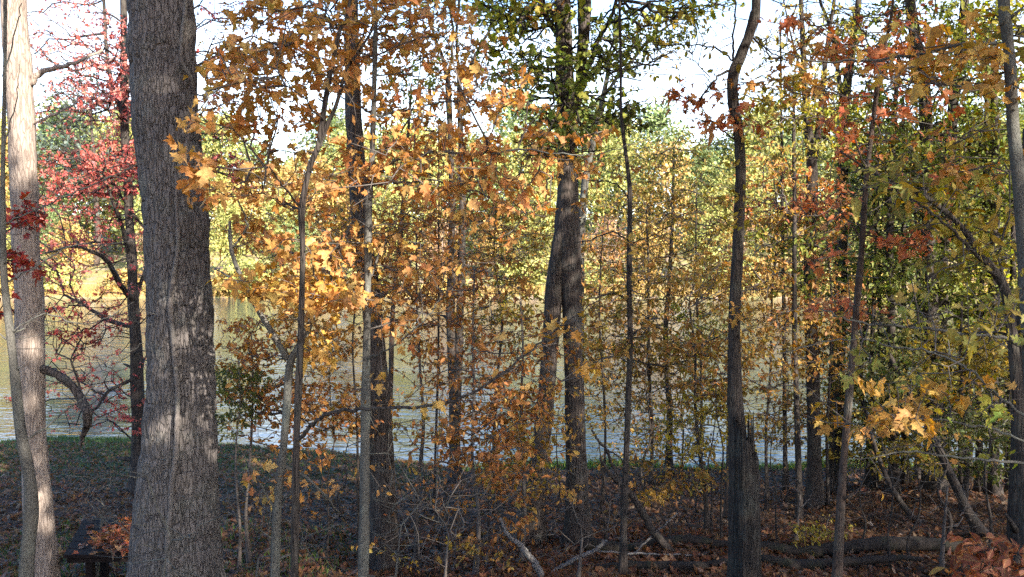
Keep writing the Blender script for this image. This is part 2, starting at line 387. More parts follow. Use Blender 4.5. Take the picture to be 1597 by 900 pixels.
def tree(name, label, cat, d, stems, limbs=(), crown=(), limb_bark=None, bark=None, twig=None, group=None, r0=.0022, step=.22,
         detail=0, extend=2.5, to_ground=True, attach_y=(-9999, 9999), leaf_mat=None, twigs_only=False, sides=12, reach=.35, top=None):
    """A woody plant. stems / limbs: photo paths (x, y, width); crown: leaf regions
       (cx, cy, rx, ry, d0, d1, sprays, leaves each, leaf length, kind, palette)."""
    base_pt = px_path([stems[0][-1]], d)[0]
    gx, gy = base_pt[0], base_pt[1]; gz = float(ground(gx, gy))
    root = thing(name, (gx, gy, gz), label, cat, group)
    off = np.array((gx, gy, gz)); init = []
    for si, st in enumerate(stems):
        pth = px_path(st, d)
        if st[0][1] <= 6 and extend:
            a, b = np.array(pth[0]), np.array(pth[1]); u = (a - b)[:3]; u = u / np.linalg.norm(u); u = u * .5 + np.array((0, 0, .5)); u /= np.linalg.norm(u)
            pth = [tuple(np.append(a[:3] + u * extend, a[3] * .72))] + pth
        if to_ground and st[-1][1] > 725:
            a, b = np.array(pth[-1]), np.array(pth[-2]); g = float(ground(a[0], a[1]))
            if a[2] > g + .05:
                h = a[2] - g; u = (a - b)[:2] / max(.1, (b[2] - a[2])) * .5
                q = (a[0] + u[0] * h * .6, a[1] + u[1] * h * .6)
                pth.append((q[0], q[1], float(ground(*q)) - .1, a[3] * 1.12))
            else:
                pth[-1] = (a[0], a[1], g - .12, a[3])
        S = spline(pth, {0: 6, 1: 12, 2: 40}[detail])
        rw = S[:, 3] * .02
        S[:, 0] += np.interp(np.arange(len(S)), np.arange(0, len(S) + 5, 5), rng.normal(0, 1, len(np.arange(0, len(S) + 5, 5)))) * rw
        mb = MB()
        if detail == 2: mb.tube(S[:, :3], S[:, 3], 150, bark_disp(.0105, 27, .2, base_z=gz, seed=3))
        elif detail == 1: mb.tube(S[:, :3], S[:, 3], 36, bark_disp(.007, 22, .12, base_z=gz, seed=si * 7 + len(label)))
        else:
            fl = lambda rad, th, P: rad * (1 + .8 * np.exp(-np.maximum(0, P[:, 2] - gz) / .2))[:, None] * (1 + .06 * np.sin(th * 3 + P[:, 2:3] * 4))
            S[:, 3] *= 1 + np.interp(np.arange(len(S)), np.arange(0, len(S) + 3, 3), rng.normal(0, .07, len(np.arange(0, len(S) + 3, 3))))
            mb.tube(S[:, :3], S[:, 3], sides, fl)
            for _ in range(5 if si == 0 else 2):
                q = S[rng.integers(2, max(3, len(S) - 2))]; a_ = rng.uniform(0, 6.28); u = np.array((math.cos(a_), math.sin(a_), rng.uniform(.1, .9))); L = q[3] * rng.uniform(1.2, 3)
                mb.tube([q[:3], q[:3] + u * (q[3] + L * .5), q[:3] + u * (q[3] + L) + rng.normal(0, .1 * L, 3)], [q[3] * .5, q[3] * .25, q[3] * .12], 6)
        mb.build('trunk' if cat == 'tree' or si == 0 else 'stem', bark, root, off)
        for q in S[::2]:
            init.append((q[:3], q[3] * .6))
    for li, lm in enumerate(limbs):
        S = spline(px_path(lm, d), 6); mb = MB()
        S[1:-1, :3] += rng.normal(0, .006, (len(S) - 2, 3)) * min(1, d / 6)
        mb.tube(S[:, :3], S[:, 3], 8); mb.build('limb', (limb_bark or {}).get(li, bark), root, off)
        for q in S[2:]: init.append((q[:3], q[3] * .85))
    ylo, yhi = attach_y
    zhi, zlo = at(CX, ylo, d)[2], at(CX, yhi, d)[2]
    ok = [(p, r) for p, r in init if zlo <= p[2] <= zhi] or init
    if top: upper_crown(root, off, stems[0], d, bark, *top)
    if crown:
        tg, meta = [], []
        if d > 7: crown = [(*c[:6], int(c[6] * 1.9), c[7] * 1.6, c[8] * .98, *c[9:]) for c in crown]
        else: crown = [(*c[:6], int(c[6] * 1.25), c[7] * 1.15, c[8] * .86, *c[9:]) for c in crown]
        if not twigs_only: crown = list(crown) + [(c[0], c[1], c[2] * 1.25, c[3] * 1.3, c[4], c[5], max(3, int(c[6] * .55)), 0, *c[8:]) for c in crown if c[7] > 0]
        for ci, c in enumerate(crown):
            cx, cy, rx, ry, d0, d1, n = c[:7]
            nsub = max(1, n // 4)
            a = rng.uniform(0, 2 * np.pi, nsub); r = np.sqrt(rng.uniform(0, 1, nsub))
            sub = np.stack([cx + rx * r * np.cos(a), cy + ry * r * np.sin(a), rng.uniform(d0, d1, nsub)], -1)
            for i in range(n):
                s = sub[i % nsub]
                q = at(s[0] + rng.normal(0, rx * .24 + 6), s[1] + rng.normal(0, ry * .1 + 4), d + s[2] + rng.normal(0, .12))
                g = float(ground(q[0], q[1])); q[2] = max(q[2], g + .05)
                tg.append(q); meta.append(ci)
        chains, tips, tdir = grow(ok, tg, step, r0 * (1.2 if d > 7 else 1.1), reach=reach)
        mb = MB()
        for P, R in chains: mb.tube(P, R, 5 if R[0] > .006 else 4, cap=False)
        mb.build('twigs', twig or bark, root, off)
        if not twigs_only:
            mb = MB(); meta = np.array(meta)
            for ci, c in enumerate(crown):
                k, ln, kind, pal = c[7:11]
                idx = np.where(meta == ci)[0]
                if k <= 0: continue
                cnt = rng.poisson(k, len(idx)); ii = np.repeat(idx, cnt); m = len(ii)
                if m == 0: continue
                sp = ln * 1.1
                back = rng.uniform(-.2, 2.2, m)[:, None] * ln
                P = tips[ii] - tdir[ii] * back + rng.normal(0, 1, (m, 3)) * sp * np.array((.62, .62, .34))
                ax = tdir[ii] * .5 + rng.normal(0, .7, (m, 3)) + np.array((0, 0, -.35))
                no = np.array((0, -.3, .8)) + rng.normal(0, .48, (m, 3))
                S = ln * np.clip(rng.lognormal(-.16, .36, m), .35, 1.5)
                add_leaves(mb, kind, P, ax, no, S, colours(pal, m))
            mb.build('crown', leaf_mat or LEAF, root, off)
    return root
#--SPEC--
# ------------------------------------------------------------------ light, sky, camera
SUN_EL, SUN_AZ = math.radians(30), math.radians(42)      # sun behind the camera, to its right
sdir = Vector((math.cos(SUN_EL) * math.sin(SUN_AZ), -math.cos(SUN_EL) * math.cos(SUN_AZ), math.sin(SUN_EL)))
w = bpy.data.worlds.new('World'); scene.world = w; w.use_nodes = True
nt = w.node_tree; nt.nodes.clear()
sky = N(nt, 'ShaderNodeTexSky', sky_type='NISHITA', sun_disc=False, sun_elevation=SUN_EL, altitude=100, air_density=1.0, dust_density=1.3, ozone_density=2.0)
sky.sun_rotation = math.atan2(sdir.x, sdir.y)
bg = N(nt, 'ShaderNodeBackground', i_Strength=.15); ow = N(nt, 'ShaderNodeOutputWorld')
tcw = N(nt, 'ShaderNodeTexCoord'); sxw = N(nt, 'ShaderNodeSeparateXYZ'); nt.links.new(tcw.outputs['Generated'], sxw.inputs[0])
hz = ramp(nt, sxw.outputs[2], [(.0, (.42, .42, .42)), (.25, (.40, .40, .40)), (.37, (1, 1, 1)), (.7, (.8, .8, .8))])
hs = N(nt, 'ShaderNodeHueSaturation'); nt.links.new(math_n(nt, 'MULTIPLY', hz, 1.6), hs.inputs['Saturation']); nt.links.new(sky.outputs[0], hs.inputs['Color'])
nt.links.new(hs.outputs[0], bg.inputs[0]); nt.links.new(bg.outputs[0], ow.inputs[0])
sl = bpy.data.lights.new('sun', 'SUN'); sl.energy = 5.0; sl.angle = math.radians(.53); sl.color = (1, .93, .82)
so = bpy.data.objects.new('sun', sl); COL.objects.link(so); so.rotation_euler = sdir.to_track_quat('Z', 'Y').to_euler(); so.location = (10, -20, 40)
cd = bpy.data.cameras.new('camera'); cam = bpy.data.objects.new('camera', cd); COL.objects.link(cam)
cd.sensor_width = 36; cd.lens = 36 * F / 1597; cd.clip_end = 3000; cd.clip_start = .05
cam.location = (0, 0, CAMZ); cam.rotation_euler = (math.pi / 2 - PITCH, 0, 0); scene.camera = cam
scene.view_settings.view_transform = 'Standard'; scene.view_settings.look = 'None'
scene.view_settings.exposure = 2.15; scene.view_settings.gamma = 1
scene.render.engine = 'CYCLES'
scene.cycles.use_denoising = False
scene.cycles.max_bounces = 6; scene.cycles.diffuse_bounces = 3; scene.cycles.transmission_bounces = 4; scene.cycles.glossy_bounces = 3
scene.cycles.use_adaptive_sampling = True; scene.cycles.adaptive_threshold = .008
scene.cycles.sample_clamp_indirect = 8

# ------------------------------------------------------------------ ground and water
xs = np.concatenate([np.linspace(-700, -60, 24), np.linspace(-58, -20, 30), np.arange(-19.8, 20, .2), np.linspace(20.5, 58, 30), np.linspace(60, 700, 24)])
ys = np.concatenate([np.linspace(-250, -10, 18), np.arange(-9.5, 4, .5), np.arange(4, 25.5, .15), np.linspace(26, 104, 24), np.arange(104.5, 128, .6), np.linspace(129, 220, 40), np.linspace(230, 700, 18)])
X, Y = np.meshgrid(xs, ys); Z = ground(X, Y)
V = np.stack([X, Y, Z], -1).reshape(-1, 3); nx, ny = len(xs), len(ys)
i = (np.arange(ny - 1)[:, None] * nx + np.arange(nx - 1)[None]).reshape(-1)
m, nt = node_mat('woodland_floor')
geo = N(nt, 'ShaderNodeNewGeometry'); sp = N(nt, 'ShaderNodeSeparateXYZ'); nt.links.new(geo.outputs['Position'], sp.inputs[0])
vo = N(nt, 'ShaderNodeTexVoronoi', i_Scale=14.0); nt.links.new(geo.outputs['Position'], vo.inputs['Vector'])
cr = N(nt, 'ShaderNodeSeparateColor'); nt.links.new(vo.outputs['Color'], cr.inputs[0])
lit = ramp(nt, cr.outputs[0], [(0, (.035, .022, .016)), (.3, (.07, .041, .029)), (.55, (.10, .062, .043)), (.8, (.055, .033, .024)), (1, (.14, .10, .075))])
n1 = N(nt, 'ShaderNodeTexNoise', i_Scale=.55, i_Detail=6.0); nt.links.new(geo.outputs['Position'], n1.inputs['Vector'])
n2 = N(nt, 'ShaderNodeTexNoise', i_Scale=30.0, i_Detail=4.0); nt.links.new(geo.outputs['Position'], n2.inputs['Vector'])
soil = mixc(nt, ramp(nt, n2.outputs['Fac'], [(.4, (0, 0, 0)), (.65, (1, 1, 1))]), lit, (.04, .028, .02))
grs = ramp(nt, n2.outputs['Fac'], [(.3, (.04, .048, .02)), (.55, (.07, .075, .032)), (.75, (.125, .095, .055))])
# grass on the left of the near bank
gl = math_n(nt, 'MULTIPLY', ramp(nt, math_n(nt, 'ADD', math_n(nt, 'MULTIPLY', sp.outputs[0], -.12), n1.outputs['Fac']), [(.75, (0, 0, 0)), (1.0, (1, 1, 1))]),
            ramp(nt, math_n(nt, 'MULTIPLY', sp.outputs[1], .03), [(.45, (0, 0, 0)), (.56, (1, 1, 1))]))
near = mixc(nt, gl, soil, grs)
fg = ramp(nt, n1.outputs['Fac'], [(.35, (.24, .20, .09)), (.47, (.19, .19, .07)), (.58, (.28, .20, .13)), (.75, (.32, .22, .16))])
farm = ramp(nt, math_n(nt, 'MULTIPLY', sp.outputs[1], .01), [(.55, (0, 0, 0)), (.6, (1, 1, 1))])
c = mixc(nt, farm, near, fg)
p = N(nt, 'ShaderNodeBsdfPrincipled', i_Roughness=.95); p.inputs['Specular IOR Level'].default_value = .1
bp = N(nt, 'ShaderNodeBump', i_Strength=.8, i_Distance=.03); nt.links.new(cr.outputs[1], bp.inputs['Height'])
nt.links.new(c, p.inputs['Base Color']); nt.links.new(bp.outputs[0], p.inputs['Normal'])
o = N(nt, 'ShaderNodeOutputMaterial'); nt.links.new(p.outputs[0], o.inputs[0])
tag(link('ground', raw_mesh('ground', V, np.stack([i, i + 1, i + nx + 1, i + nx], -1)), m), kind='structure')

m, nt = node_mat('river_water')
geo = N(nt, 'ShaderNodeNewGeometry')
mp = N(nt, 'ShaderNodeMapping'); mp.inputs['Scale'].default_value = (.5, 1.3, 1); nt.links.new(geo.outputs['Position'], mp.inputs[0])
na = N(nt, 'ShaderNodeTexNoise', i_Scale=2.2, i_Detail=3.0, i_Roughness=.55); nt.links.new(mp.outputs[0], na.inputs['Vector'])
nb = N(nt, 'ShaderNodeTexNoise', i_Scale=.35, i_Detail=2.0); nt.links.new(mp.outputs[0], nb.inputs['Vector'])
nw = N(nt, 'ShaderNodeTexNoise', i_Scale=.09, i_Detail=3.0); nt.links.new(mp.outputs[0], nw.inputs['Vector'])
h = math_n(nt, 'ADD', math_n(nt, 'MULTIPLY', math_n(nt, 'MULTIPLY', na.outputs['Fac'], ramp(nt, nw.outputs['Fac'], [(.38, (.3, .3, .3)), (.62, (1.0, 1.0, 1.0))])), .045), math_n(nt, 'MULTIPLY', nb.outputs['Fac'], .05))
bp = N(nt, 'ShaderNodeBump', i_Strength=1.0, i_Distance=1.0); nt.links.new(h, bp.inputs['Height'])
p = N(nt, 'ShaderNodeBsdfPrincipled', i_Roughness=.03, i_IOR=1.38); p.inputs['Base Color'].default_value = (.035, .042, .05, 1)
nt.links.new(bp.outputs[0], p.inputs['Normal'])
o = N(nt, 'ShaderNodeOutputMaterial'); nt.links.new(p.outputs[0], o.inputs[0])
tag(link('water', raw_mesh('water', [(-700, 17, 0), (700, 17, 0), (700, 113, 0), (-700, 113, 0)], [(0, 1, 2, 3)]), m), kind='structure')

# fallen leaves and grass: nobody could count them
def scatter(name, n, fx, fy, size, pals, kinds, mat=LEAF, up=.35):
    mb = MB()
    for kind, share in kinds:
        k = int(n * share); y = fy(k); x = fx(k, y)
        P = np.stack([x, y, ground(x, y) + rng.uniform(.004, .05, k)], -1)
        ax = np.stack([rng.normal(0, 1, k), rng.normal(0, 1, k), rng.normal(0, .3, k)], -1)
        no = np.array((0, 0, 1)) + rng.normal(0, up, (k, 3))
        c = np.vstack([colours(pn, k, .25)[None] for pn in pals])[rng.integers(0, len(pals), k), np.arange(k)]
        add_leaves(mb, kind, P, ax, no, size * np.clip(rng.normal(1, .25, k), .5, 1.6), c, .1)
    return tag(mb.build(name, mat), kind='stuff')
scatter('fallen_leaves', 70000, lambda k, y: rng.uniform(-1, 1, k) * (y * .72 + 1), lambda k: 5 + 17.5 * rng.uniform(0, 1, k) ** .75,
        .085, ['litter', 'litter', 'litter', 'litterred'], [('oval', .6), ('maple', .25), ('lobed', .15)])
scatter('red_fallen_leaves', 9000, lambda k, y: rng.normal(1.0, 2.6, k), lambda k: rng.uniform(8.5, 13, k), .09, ['litterred'], [('maple', .7), ('oval', .3)])

def blades(name, n, fx, fy, hgt, pal):
    mb = MB(); y = fy(n); x = fx(n, y)
    ok = ground(x, y) > .02; x, y = x[ok], y[ok]; k = len(x)
    B = np.stack([x, y, ground(x, y) - .01], -1); hh = hgt * rng.uniform(.4, 1.2, k); wv = np.stack([np.cos(a := rng.uniform(0, 6.28, k)), np.sin(a), 0 * a], -1) * (.006 + hh * .03)[:, None]
    tip = B + np.stack([rng.normal(0, .35, k) * hh, rng.normal(0, .35, k) * hh, hh], -1)
    V = np.stack([B - wv, B + wv, tip], 1).reshape(-1, 3); T = np.arange(k * 3).reshape(-1, 3)
    mb.add(V, None, T, np.tile([(.3, 0), (.7, 0), (.5, 1)], (k, 1)), np.repeat(colours(pal, k, .25), 3, 0))
    return tag(mb.build(name, GRASS), kind='stuff')
blades('grass', 20000, lambda k, y: rng.uniform(-15, -1.5, k), lambda k: 15 + 9.1 * rng.uniform(0, 1, k) ** .4, .12, 'deepgreen')
blades('grass', 3500, lambda k, y: rng.uniform(-7.5, -2.2, k), lambda k: rng.uniform(7.5, 13, k), .14, 'deepgreen')
blades('shore_grass', 7000, lambda k, y: rng.uniform(-1.5, 14, k), lambda k: rng.uniform(19.6, 21, k), .22, 'green')
blades('shore_grass', 20000, lambda k, y: rng.uniform(-75, 75, k), lambda k: 107.5 + rng.uniform(0, 5, k), 1.0, 'faramber')

# ------------------------------------------------------------------ the wood across the river
def far_tree(name, label, ht, wd, pal, nleaf, bare=False, seed=0, low=.12):
    root = thing(name, (0, 0, 0), label, 'tree', 'trees of the sunlit wood across the river')
    r = np.random.default_rng(seed); mb = MB()
    pts = [(0, 0, -.5, ht * .016)] + [(r.normal(0, .25), r.normal(0, .25), ht * s, ht * .016 * (1 - s * .85)) for s in (.2, .4, .6, .8, .93)]
    S = spline(pts, 4); mb.tube(S[:, :3], S[:, 3], 7)
    tips = []
    for k in range(26 if bare else 16):
        s = r.uniform(.25, .95); b = S[int(s * (len(S) - 1))]; a = r.uniform(0, 6.28); L = wd * (.95 - .55 * s) * r.uniform(.7, 1.1)
        e = b[:3] + np.array((math.cos(a) * L, math.sin(a) * L, L * r.uniform(.25, .9)))
        mid = (b[:3] + e) / 2 + np.array((0, 0, -.1 * L))
        P = spline([(*b[:3], b[3] * .5), (*mid, b[3] * .3), (*e, .02)], 4); mb.tube(P[:, :3], P[:, 3], 4); tips.append(e)
        if bare:
            for q in P[3:]:
                for _ in range(3):
                    e2 = q[:3] + r.normal(0, 1, 3) * L * .3 + np.array((0, 0, L * .2)); mb.tube([q[:3], (q[:3] + e2) / 2 + r.normal(0, .1, 3), e2], [.035, .025, .012], 3)
    mb.build('trunk', B_PALE if seed % 3 == 0 else B_RED, root)
    # uneven crown: clumps around limb ends and through the volume, gaps between them
    ncl = 60; th = r.uniform(0, 6.28, ncl); zz = r.uniform(low, 1, ncl) ; prof = np.sin(np.clip((zz - low) / (1 - low), 0.03, 1) * np.pi * .93 + .2) ** .7
    rr = wd * prof * np.sqrt(r.uniform(.15, 1, ncl))
    cl = np.stack([rr * np.cos(th), rr * np.sin(th), zz * ht], -1); cl[:16] = np.array(tips)[:16]
    cb = r.normal(1, .28, ncl); w_ = r.uniform(.3, 1, ncl); ii = r.choice(ncl, nleaf, p=w_ / w_.sum())
    P = cl[ii] + r.normal(0, 1, (nleaf, 3)) * np.array((wd * .17, wd * .17, ht * .04)) * (.5 + w_[ii])[:, None]
    C = colours(pal, nleaf, .13) * cb[ii][:, None]
    mb = MB(); add_leaves(mb, 'spray', P, r.normal(0, 1, (nleaf, 3)), r.normal(0, .7, (nleaf, 3)) + np.array((0, 0, .5)), r.uniform(.3, .62, nleaf), np.clip(C, .01, .8))
    mb.build('crown', LEAF_FAR, root)
    return root
protos = {
 'lime': [far_tree('broadleaf_tree', 'x', 18, 5.5, 'farlime', 3600, seed=s) for s in (1, 2)],
 'green': [far_tree('broadleaf_tree', 'x', 19, 5.2, 'fargreen', 3800, seed=s) for s in (3, 4)],
 'amber': [far_tree('broadleaf_tree', 'x', 15, 4.6, 'faramber', 2600, seed=s) for s in (5, 6)],
 'brown': [far_tree('broadleaf_tree', 'x', 14, 4.4, 'farbrown', 1300, seed=7), far_tree('broadleaf_tree', 'x', 13, 3.8, 'farbrown', 900, seed=9)],
 'bush': [far_tree('riverside_bush', 'x', 4.5, 3.6, 'farlime', 1500, seed=12, low=.0), far_tree('riverside_bush', 'x', 3.6, 3.4, 'faramber', 1200, seed=14, low=.0)],
 'dark': [far_tree('evergreen_tree', 'x', 30, 8, 'fardark', 2600, True, seed=10, low=.35)]}
FL = {'lime': 'pale yellow-green tree with a full crown in the sunlit wood across the river',
      'green': 'soft green tree with a dense crown in the sunlit wood across the river',
      'amber': 'amber-yellow tree in the sunlit wood across the river',
      'brown': 'thin brown half-bare tree in the sunlit wood across the river',
      'bush': 'low bushy shrub at the water line of the far bank',
      'dark': 'tall dark twiggy evergreen rising above the far wood behind the red maple'}
used = {}
def place_far(kind, x, y, s):
    k = used.get(kind, 0); used[kind] = k + 1
    src = protos[kind][k % len(protos[kind])]
    if k < len(protos[kind]): o = src
    else:
        o = src.copy(); COL.objects.link(o)
        for ch in src.children:
            c = ch.copy(); COL.objects.link(c); c.parent = o
    o['label'] = FL[kind]; o['category'] = 'shrub' if kind == 'bush' else 'tree'
    if kind == 'bush': o['group'] = 'bushes along the far water line'
    o.location = (x, y, float(ground(x, y)) - .1); o.rotation_euler = (0, 0, rng.uniform(0, 6.28)); o.scale = (s, s, s * rng.uniform(.9, 1.1))
# one row at the water, two rising behind it
for x in np.arange(-78, 80, 7.5):
    place_far('bush', x + rng.normal(0, 2), 110.3 + rng.uniform(0, 2), rng.uniform(.6, 1.05))
kinds2 = ['lime', 'amber', 'lime', 'green', 'lime', 'brown', 'amber']
for j, x in enumerate(np.arange(-78, 80, 6.2)):
    k = kinds2[(j * 3) % 7]
    if 4 < x < 17: k = 'brown'
    place_far(k, x + rng.normal(0, 1.5), 119 + rng.uniform(-2, 5), rng.uniform(.55, .85))
for j, x in enumerate(np.arange(-92, 98, 6.2)):
    k = ['lime', 'green', 'lime', 'lime', 'green', 'amber'][(j * 5) % 6]
    if -45 < x < -18: k = ['amber', 'lime', 'amber'][j % 3]
    s = rng.uniform(.88, 1.42) * (1.05 if x > 5 else 1)
    place_far(k, x + rng.normal(0, 1.5), 138 + rng.uniform(-4, 10), s)
for j, x in enumerate(np.arange(-110, 112, 7)):
    place_far(['green', 'lime', 'green', 'lime'][j % 4], x + rng.normal(0, 2), 165 + rng.uniform(-4, 12), rng.uniform(.95, 1.6))
place_far('dark', -69, 133, 1.12)

# ------------------------------------------------------------------ trees of the near bank
T_, S_ = 'tree', 'sapling'
big_d = 6.0
tree('hardwood_tree', 'massive ridged grey trunk on the left with black leaf shadows on it', T_, big_d,
     [[(252, 0, 94), (256, 100, 94), (261, 200, 94), (272, 300, 94), (277, 400, 94), (280.5, 500, 99), (282.5, 600, 101), (281, 700, 111), (276, 800, 124), (275, 900, 133)]],
     top=(2.3, 1.6, 9.4, 12.5, 2.0, 190, 'warm'), bark=B_RIDGE, detail=2, extend=3)
# vine clinging to the massive trunk
def clinging_vine():
    def on(px, py, wpx):
        # on the camera side of the trunk
        ys_ = [0, 100, 200, 300, 400, 500, 600, 700, 800, 900]; cxs = [252, 256, 261, 272, 277, 280.5, 282.5, 281, 276, 275]; ws = [100, 100, 100, 100, 100, 105, 107, 118, 132, 142]
        c = np.interp(py, ys_, cxs); r = np.interp(py, ys_, ws) * big_d / F / 2
        u = np.clip((px - c) * big_d / F / r, -.98, .98)
        q = at(px, py, big_d - r * math.sqrt(1 - u * u) - .022)
        return (*q, wpx * big_d / F / 2)
    root = None
    paths = [[(289, -40, 6), (286, 20, 6), (283, 60, 6), (285, 95, 6), (297, 125, 5), (305, 145, 4)],
             [(275, 270, 3), (276, 330, 5), (278, 390, 7), (271, 440, 8), (266, 490, 8), (270, 560, 8), (277, 610, 8), (276, 680, 8), (271, 740, 8), (264, 800, 8), (263, 850, 8), (265, 900, 9), (268, 1000, 9), (268, 1060, 9)]]
    root = thing('woody_vine', tuple(at(268, 900, big_d - .35) * np.array((1, 1, 0)) + np.array((0, 0, float(ground(-2.5, 5.6))))), 'pale woody vine climbing the front of the massive ridged trunk', 'vine')
    off = np.array(root.location)
    for pth in paths:
        mb = MB(); S = spline([on(*q) for q in pth], 8); S[:, 0] += np.interp(np.arange(len(S)), np.arange(0, len(S) + 6, 6), rng.normal(0, .007, len(np.arange(0, len(S) + 6, 6)))); S[:, 3] *= rng.uniform(.75, 1.15, len(S)); mb.tube(S[:, :3], S[:, 3], 8); mb.build('stem', B_VINE, root, off)
clinging_vine()

tree('beech_tree', 'pale smooth trunk at the left edge, sunlit at its top, with a crooked limb', T_, 8.0,
     [[(21, 0, 36), (28, 100, 39), (33, 200, 38), (38, 300, 39), (41, 400, 39), (45, 450, 40), (47, 550, 40), (52, 675, 36), (59, 800, 40), (61, 900, 46)]],
     limbs=[[(44, 572, 18), (66, 576, 15), (86, 582, 13), (106, 595, 13), (124, 617, 14), (135, 640, 15, -.1), (136, 660, 13, -.1), (129, 680, 8, -.1), (125, 697, 3, -.1)],
            [(45, 130, 13), (70, 110, 9), (110, 100, 6), (160, 78, 4, .2)],
            [(48, 195, 5), (80, 180, 4), (120, 160, 3, .3)]],
     crown=[(150, 120, 70, 40, -.2, .8, 10, 0, .06, 'oval', 'rust')], limb_bark={0: B_OAK}, bark=B_PALE, twig=B_PALE, detail=1, extend=3)  # crooked limb's shade put into a darker bark than the trunk's

tree('sapling_tree', 'thin olive-grey leaning sapling with long arching twigs in front of the pale trunk', S_, 5.0,
     [[(8, 0, 5), (6, 200, 6), (4, 330, 8), (6, 430, 10), (16, 520, 12), (24, 590, 14), (33, 675, 15), (45, 740, 18), (48, 800, 20), (41, 900, 22)]],
     limbs=[[(5, 350, 3), (60, 325, 2.4), (120, 300, 2), (190, 268, 1.6), (248, 238, 1)], [(8, 440, 3), (50, 420, 2.4), (110, 385, 2), (170, 380, 1.4), (235, 372, 1)],
            [(15, 520, 3), (70, 490, 2.2), (140, 505, 1.8), (210, 470, 1.2)], [(34, 690, 4), (80, 660, 3), (140, 610, 2.2), (190, 560, 1.6), (225, 535, 1)],
            [(4, 120, 2.5), (25, 45, 1.8), (34, 5, 1.2)], [(7, 230, 2.5), (25, 150, 1.6), (31, 100, 1)]],
     crown=[(120, 480, 110, 90, -.5, .5, 26, 0, .06, 'oval', 'rust'), (60, 330, 60, 40, -.4, .4, 10, 0, .06, 'oval', 'rust')], bark=B_GREY, twig=B_GREY, extend=1, r0=.0014)

tree('red_maple', 'red-leaved maple whose slim trunk stands close behind the massive trunk', T_, solve_d(216, 768),
     [[(192, -20, 9), (193, 60, 10), (194, 180, 12), (200, 300, 13), (205, 400, 14), (208, 470, 16), (213, 560, 19), (216, 660, 20), (217, 768, 25)]],
     limbs=[[(196, 200, 7), (170, 110, 6, .4), (162, 0, 5, .5), (158, -60, 4, .6)], [(203, 400, 7), (188, 345, 6, -.5), (178, 320, 5, -.7), (160, 270, 3, -1)],
            [(208, 470, 9), (185, 440, 8, -.6), (165, 405, 7, -1), (120, 385, 4, -1.4), (70, 395, 3, -1.6)], [(207, 510, 8), (170, 500, 7, .5), (130, 475, 5, .8), (100, 460, 4, 1)],
            [(212, 470, 6), (235, 380, 5, .4), (205, 330, 4, .4)], [(195, 150, 6), (210, 60, 5, .5), (200, 0, 4, .5)],
            [(212, 590, 6), (170, 610, 5, -.4), (140, 640, 4, -.8), (110, 560, 3, -1)]],
     crown=[(420, 110, 90, 90, .4, 2.2, 60, 0, .05, 'maple', 'red'), (360, 140, 60, 90, .2, 2, 40, 1.5, .05, 'maple', 'red'), (120, 620, 80, 50, -1.2, .8, 26, 3, .05, 'maple', 'red'), (150, 540, 80, 50, -1.2, .8, 26, 3, .05, 'maple', 'red'), (130, 560, 90, 80, -1.4, .8, 50, 0, .05, 'maple', 'red'), (60, 40, 60, 40, -1, 1, 24, 3, .05, 'maple', 'pinkred'), (90, 190, 60, 60, -1, 1, 30, 3, .05, 'maple', 'red'), (60, 130, 60, 60, -1, 1, 30, 0, .05, 'maple', 'red'), (165, 105, 73, 75, -1.6, 1.6, 119, 5.2, 0.056, 'maple', 'pinkred'), (120, 60, 85, 75, -1.5, 1.5, 74, 3.4, 0.052, 'maple', 'pinkred'), (185, 150, 34, 62, -1, 1, 59, 6, 0.056, 'maple', 'pinkred'),
            (140, 270, 98, 35, -1.6, 1.4, 164, 6, 0.056, 'maple', 'red'), (190, 245, 37, 38, -1, 1, 44, 6, 0.059, 'maple', 'red'), (110, 340, 122, 50, -1.6, 1.4, 104, 4.4, 0.056, 'maple', 'red'),
            (150, 440, 98, 75, -1.6, 1.5, 89, 3.4, 0.056, 'maple', 'red'), (110, 500, 85, 38, -1.4, 1, 37, 4.4, 0.059, 'maple', 'darkred'), (150, 590, 98, 75, -1.2, 1, 52, 2.2, 0.056, 'maple', 'red'),
            (345, 55, 55, 62, -1, 1.5, 35, 2.5, 0.056, 'maple', 'pinkred'), (360, 265, 49, 31, 0, 1.5, 44, 5.2, 0.056, 'maple', 'red'), (350, 180, 49, 62, 0, 1.5, 29, 1.7, 0.056, 'maple', 'pinkred'), (213, 640, 27, 28, -.8, -.4, 14, 6, 0.059, 'maple', 'red'),
            (370, 100, 73, 112, 0, 2, 37, 0, 0.056, 'maple', 'red'), (440, 60, 61, 75, 1, 2.4, 23, 3.4, 0.059, 'maple', 'pinkred')],
     bark=B_DARK, r0=.0034, step=.3, extend=3, sides=14)
tree('maple_sapling', 'leafy dark-red branch spray across the pale trunk at the left edge', S_, 6.4,
     [[(-30, 250, 4), (-34, 420, 6), (-38, 600, 8), (-40, 900, 11)]], limbs=[[(-33, 400, 4), (0, 370, 3), (40, 340, 2)]],
     crown=[(40, 335, 34, 30, -.5, .2, 19, 3.4, 0.068, 'maple', 'darkred'), (20, 410, 40, 28, -.4, .3, 16, 3.4, 0.068, 'maple', 'darkred'), (5, 480, 14, 30, -.3, .3, 7, 2.4, 0.068, 'maple', 'darkred')],
     bark=B_DARK, extend=0)

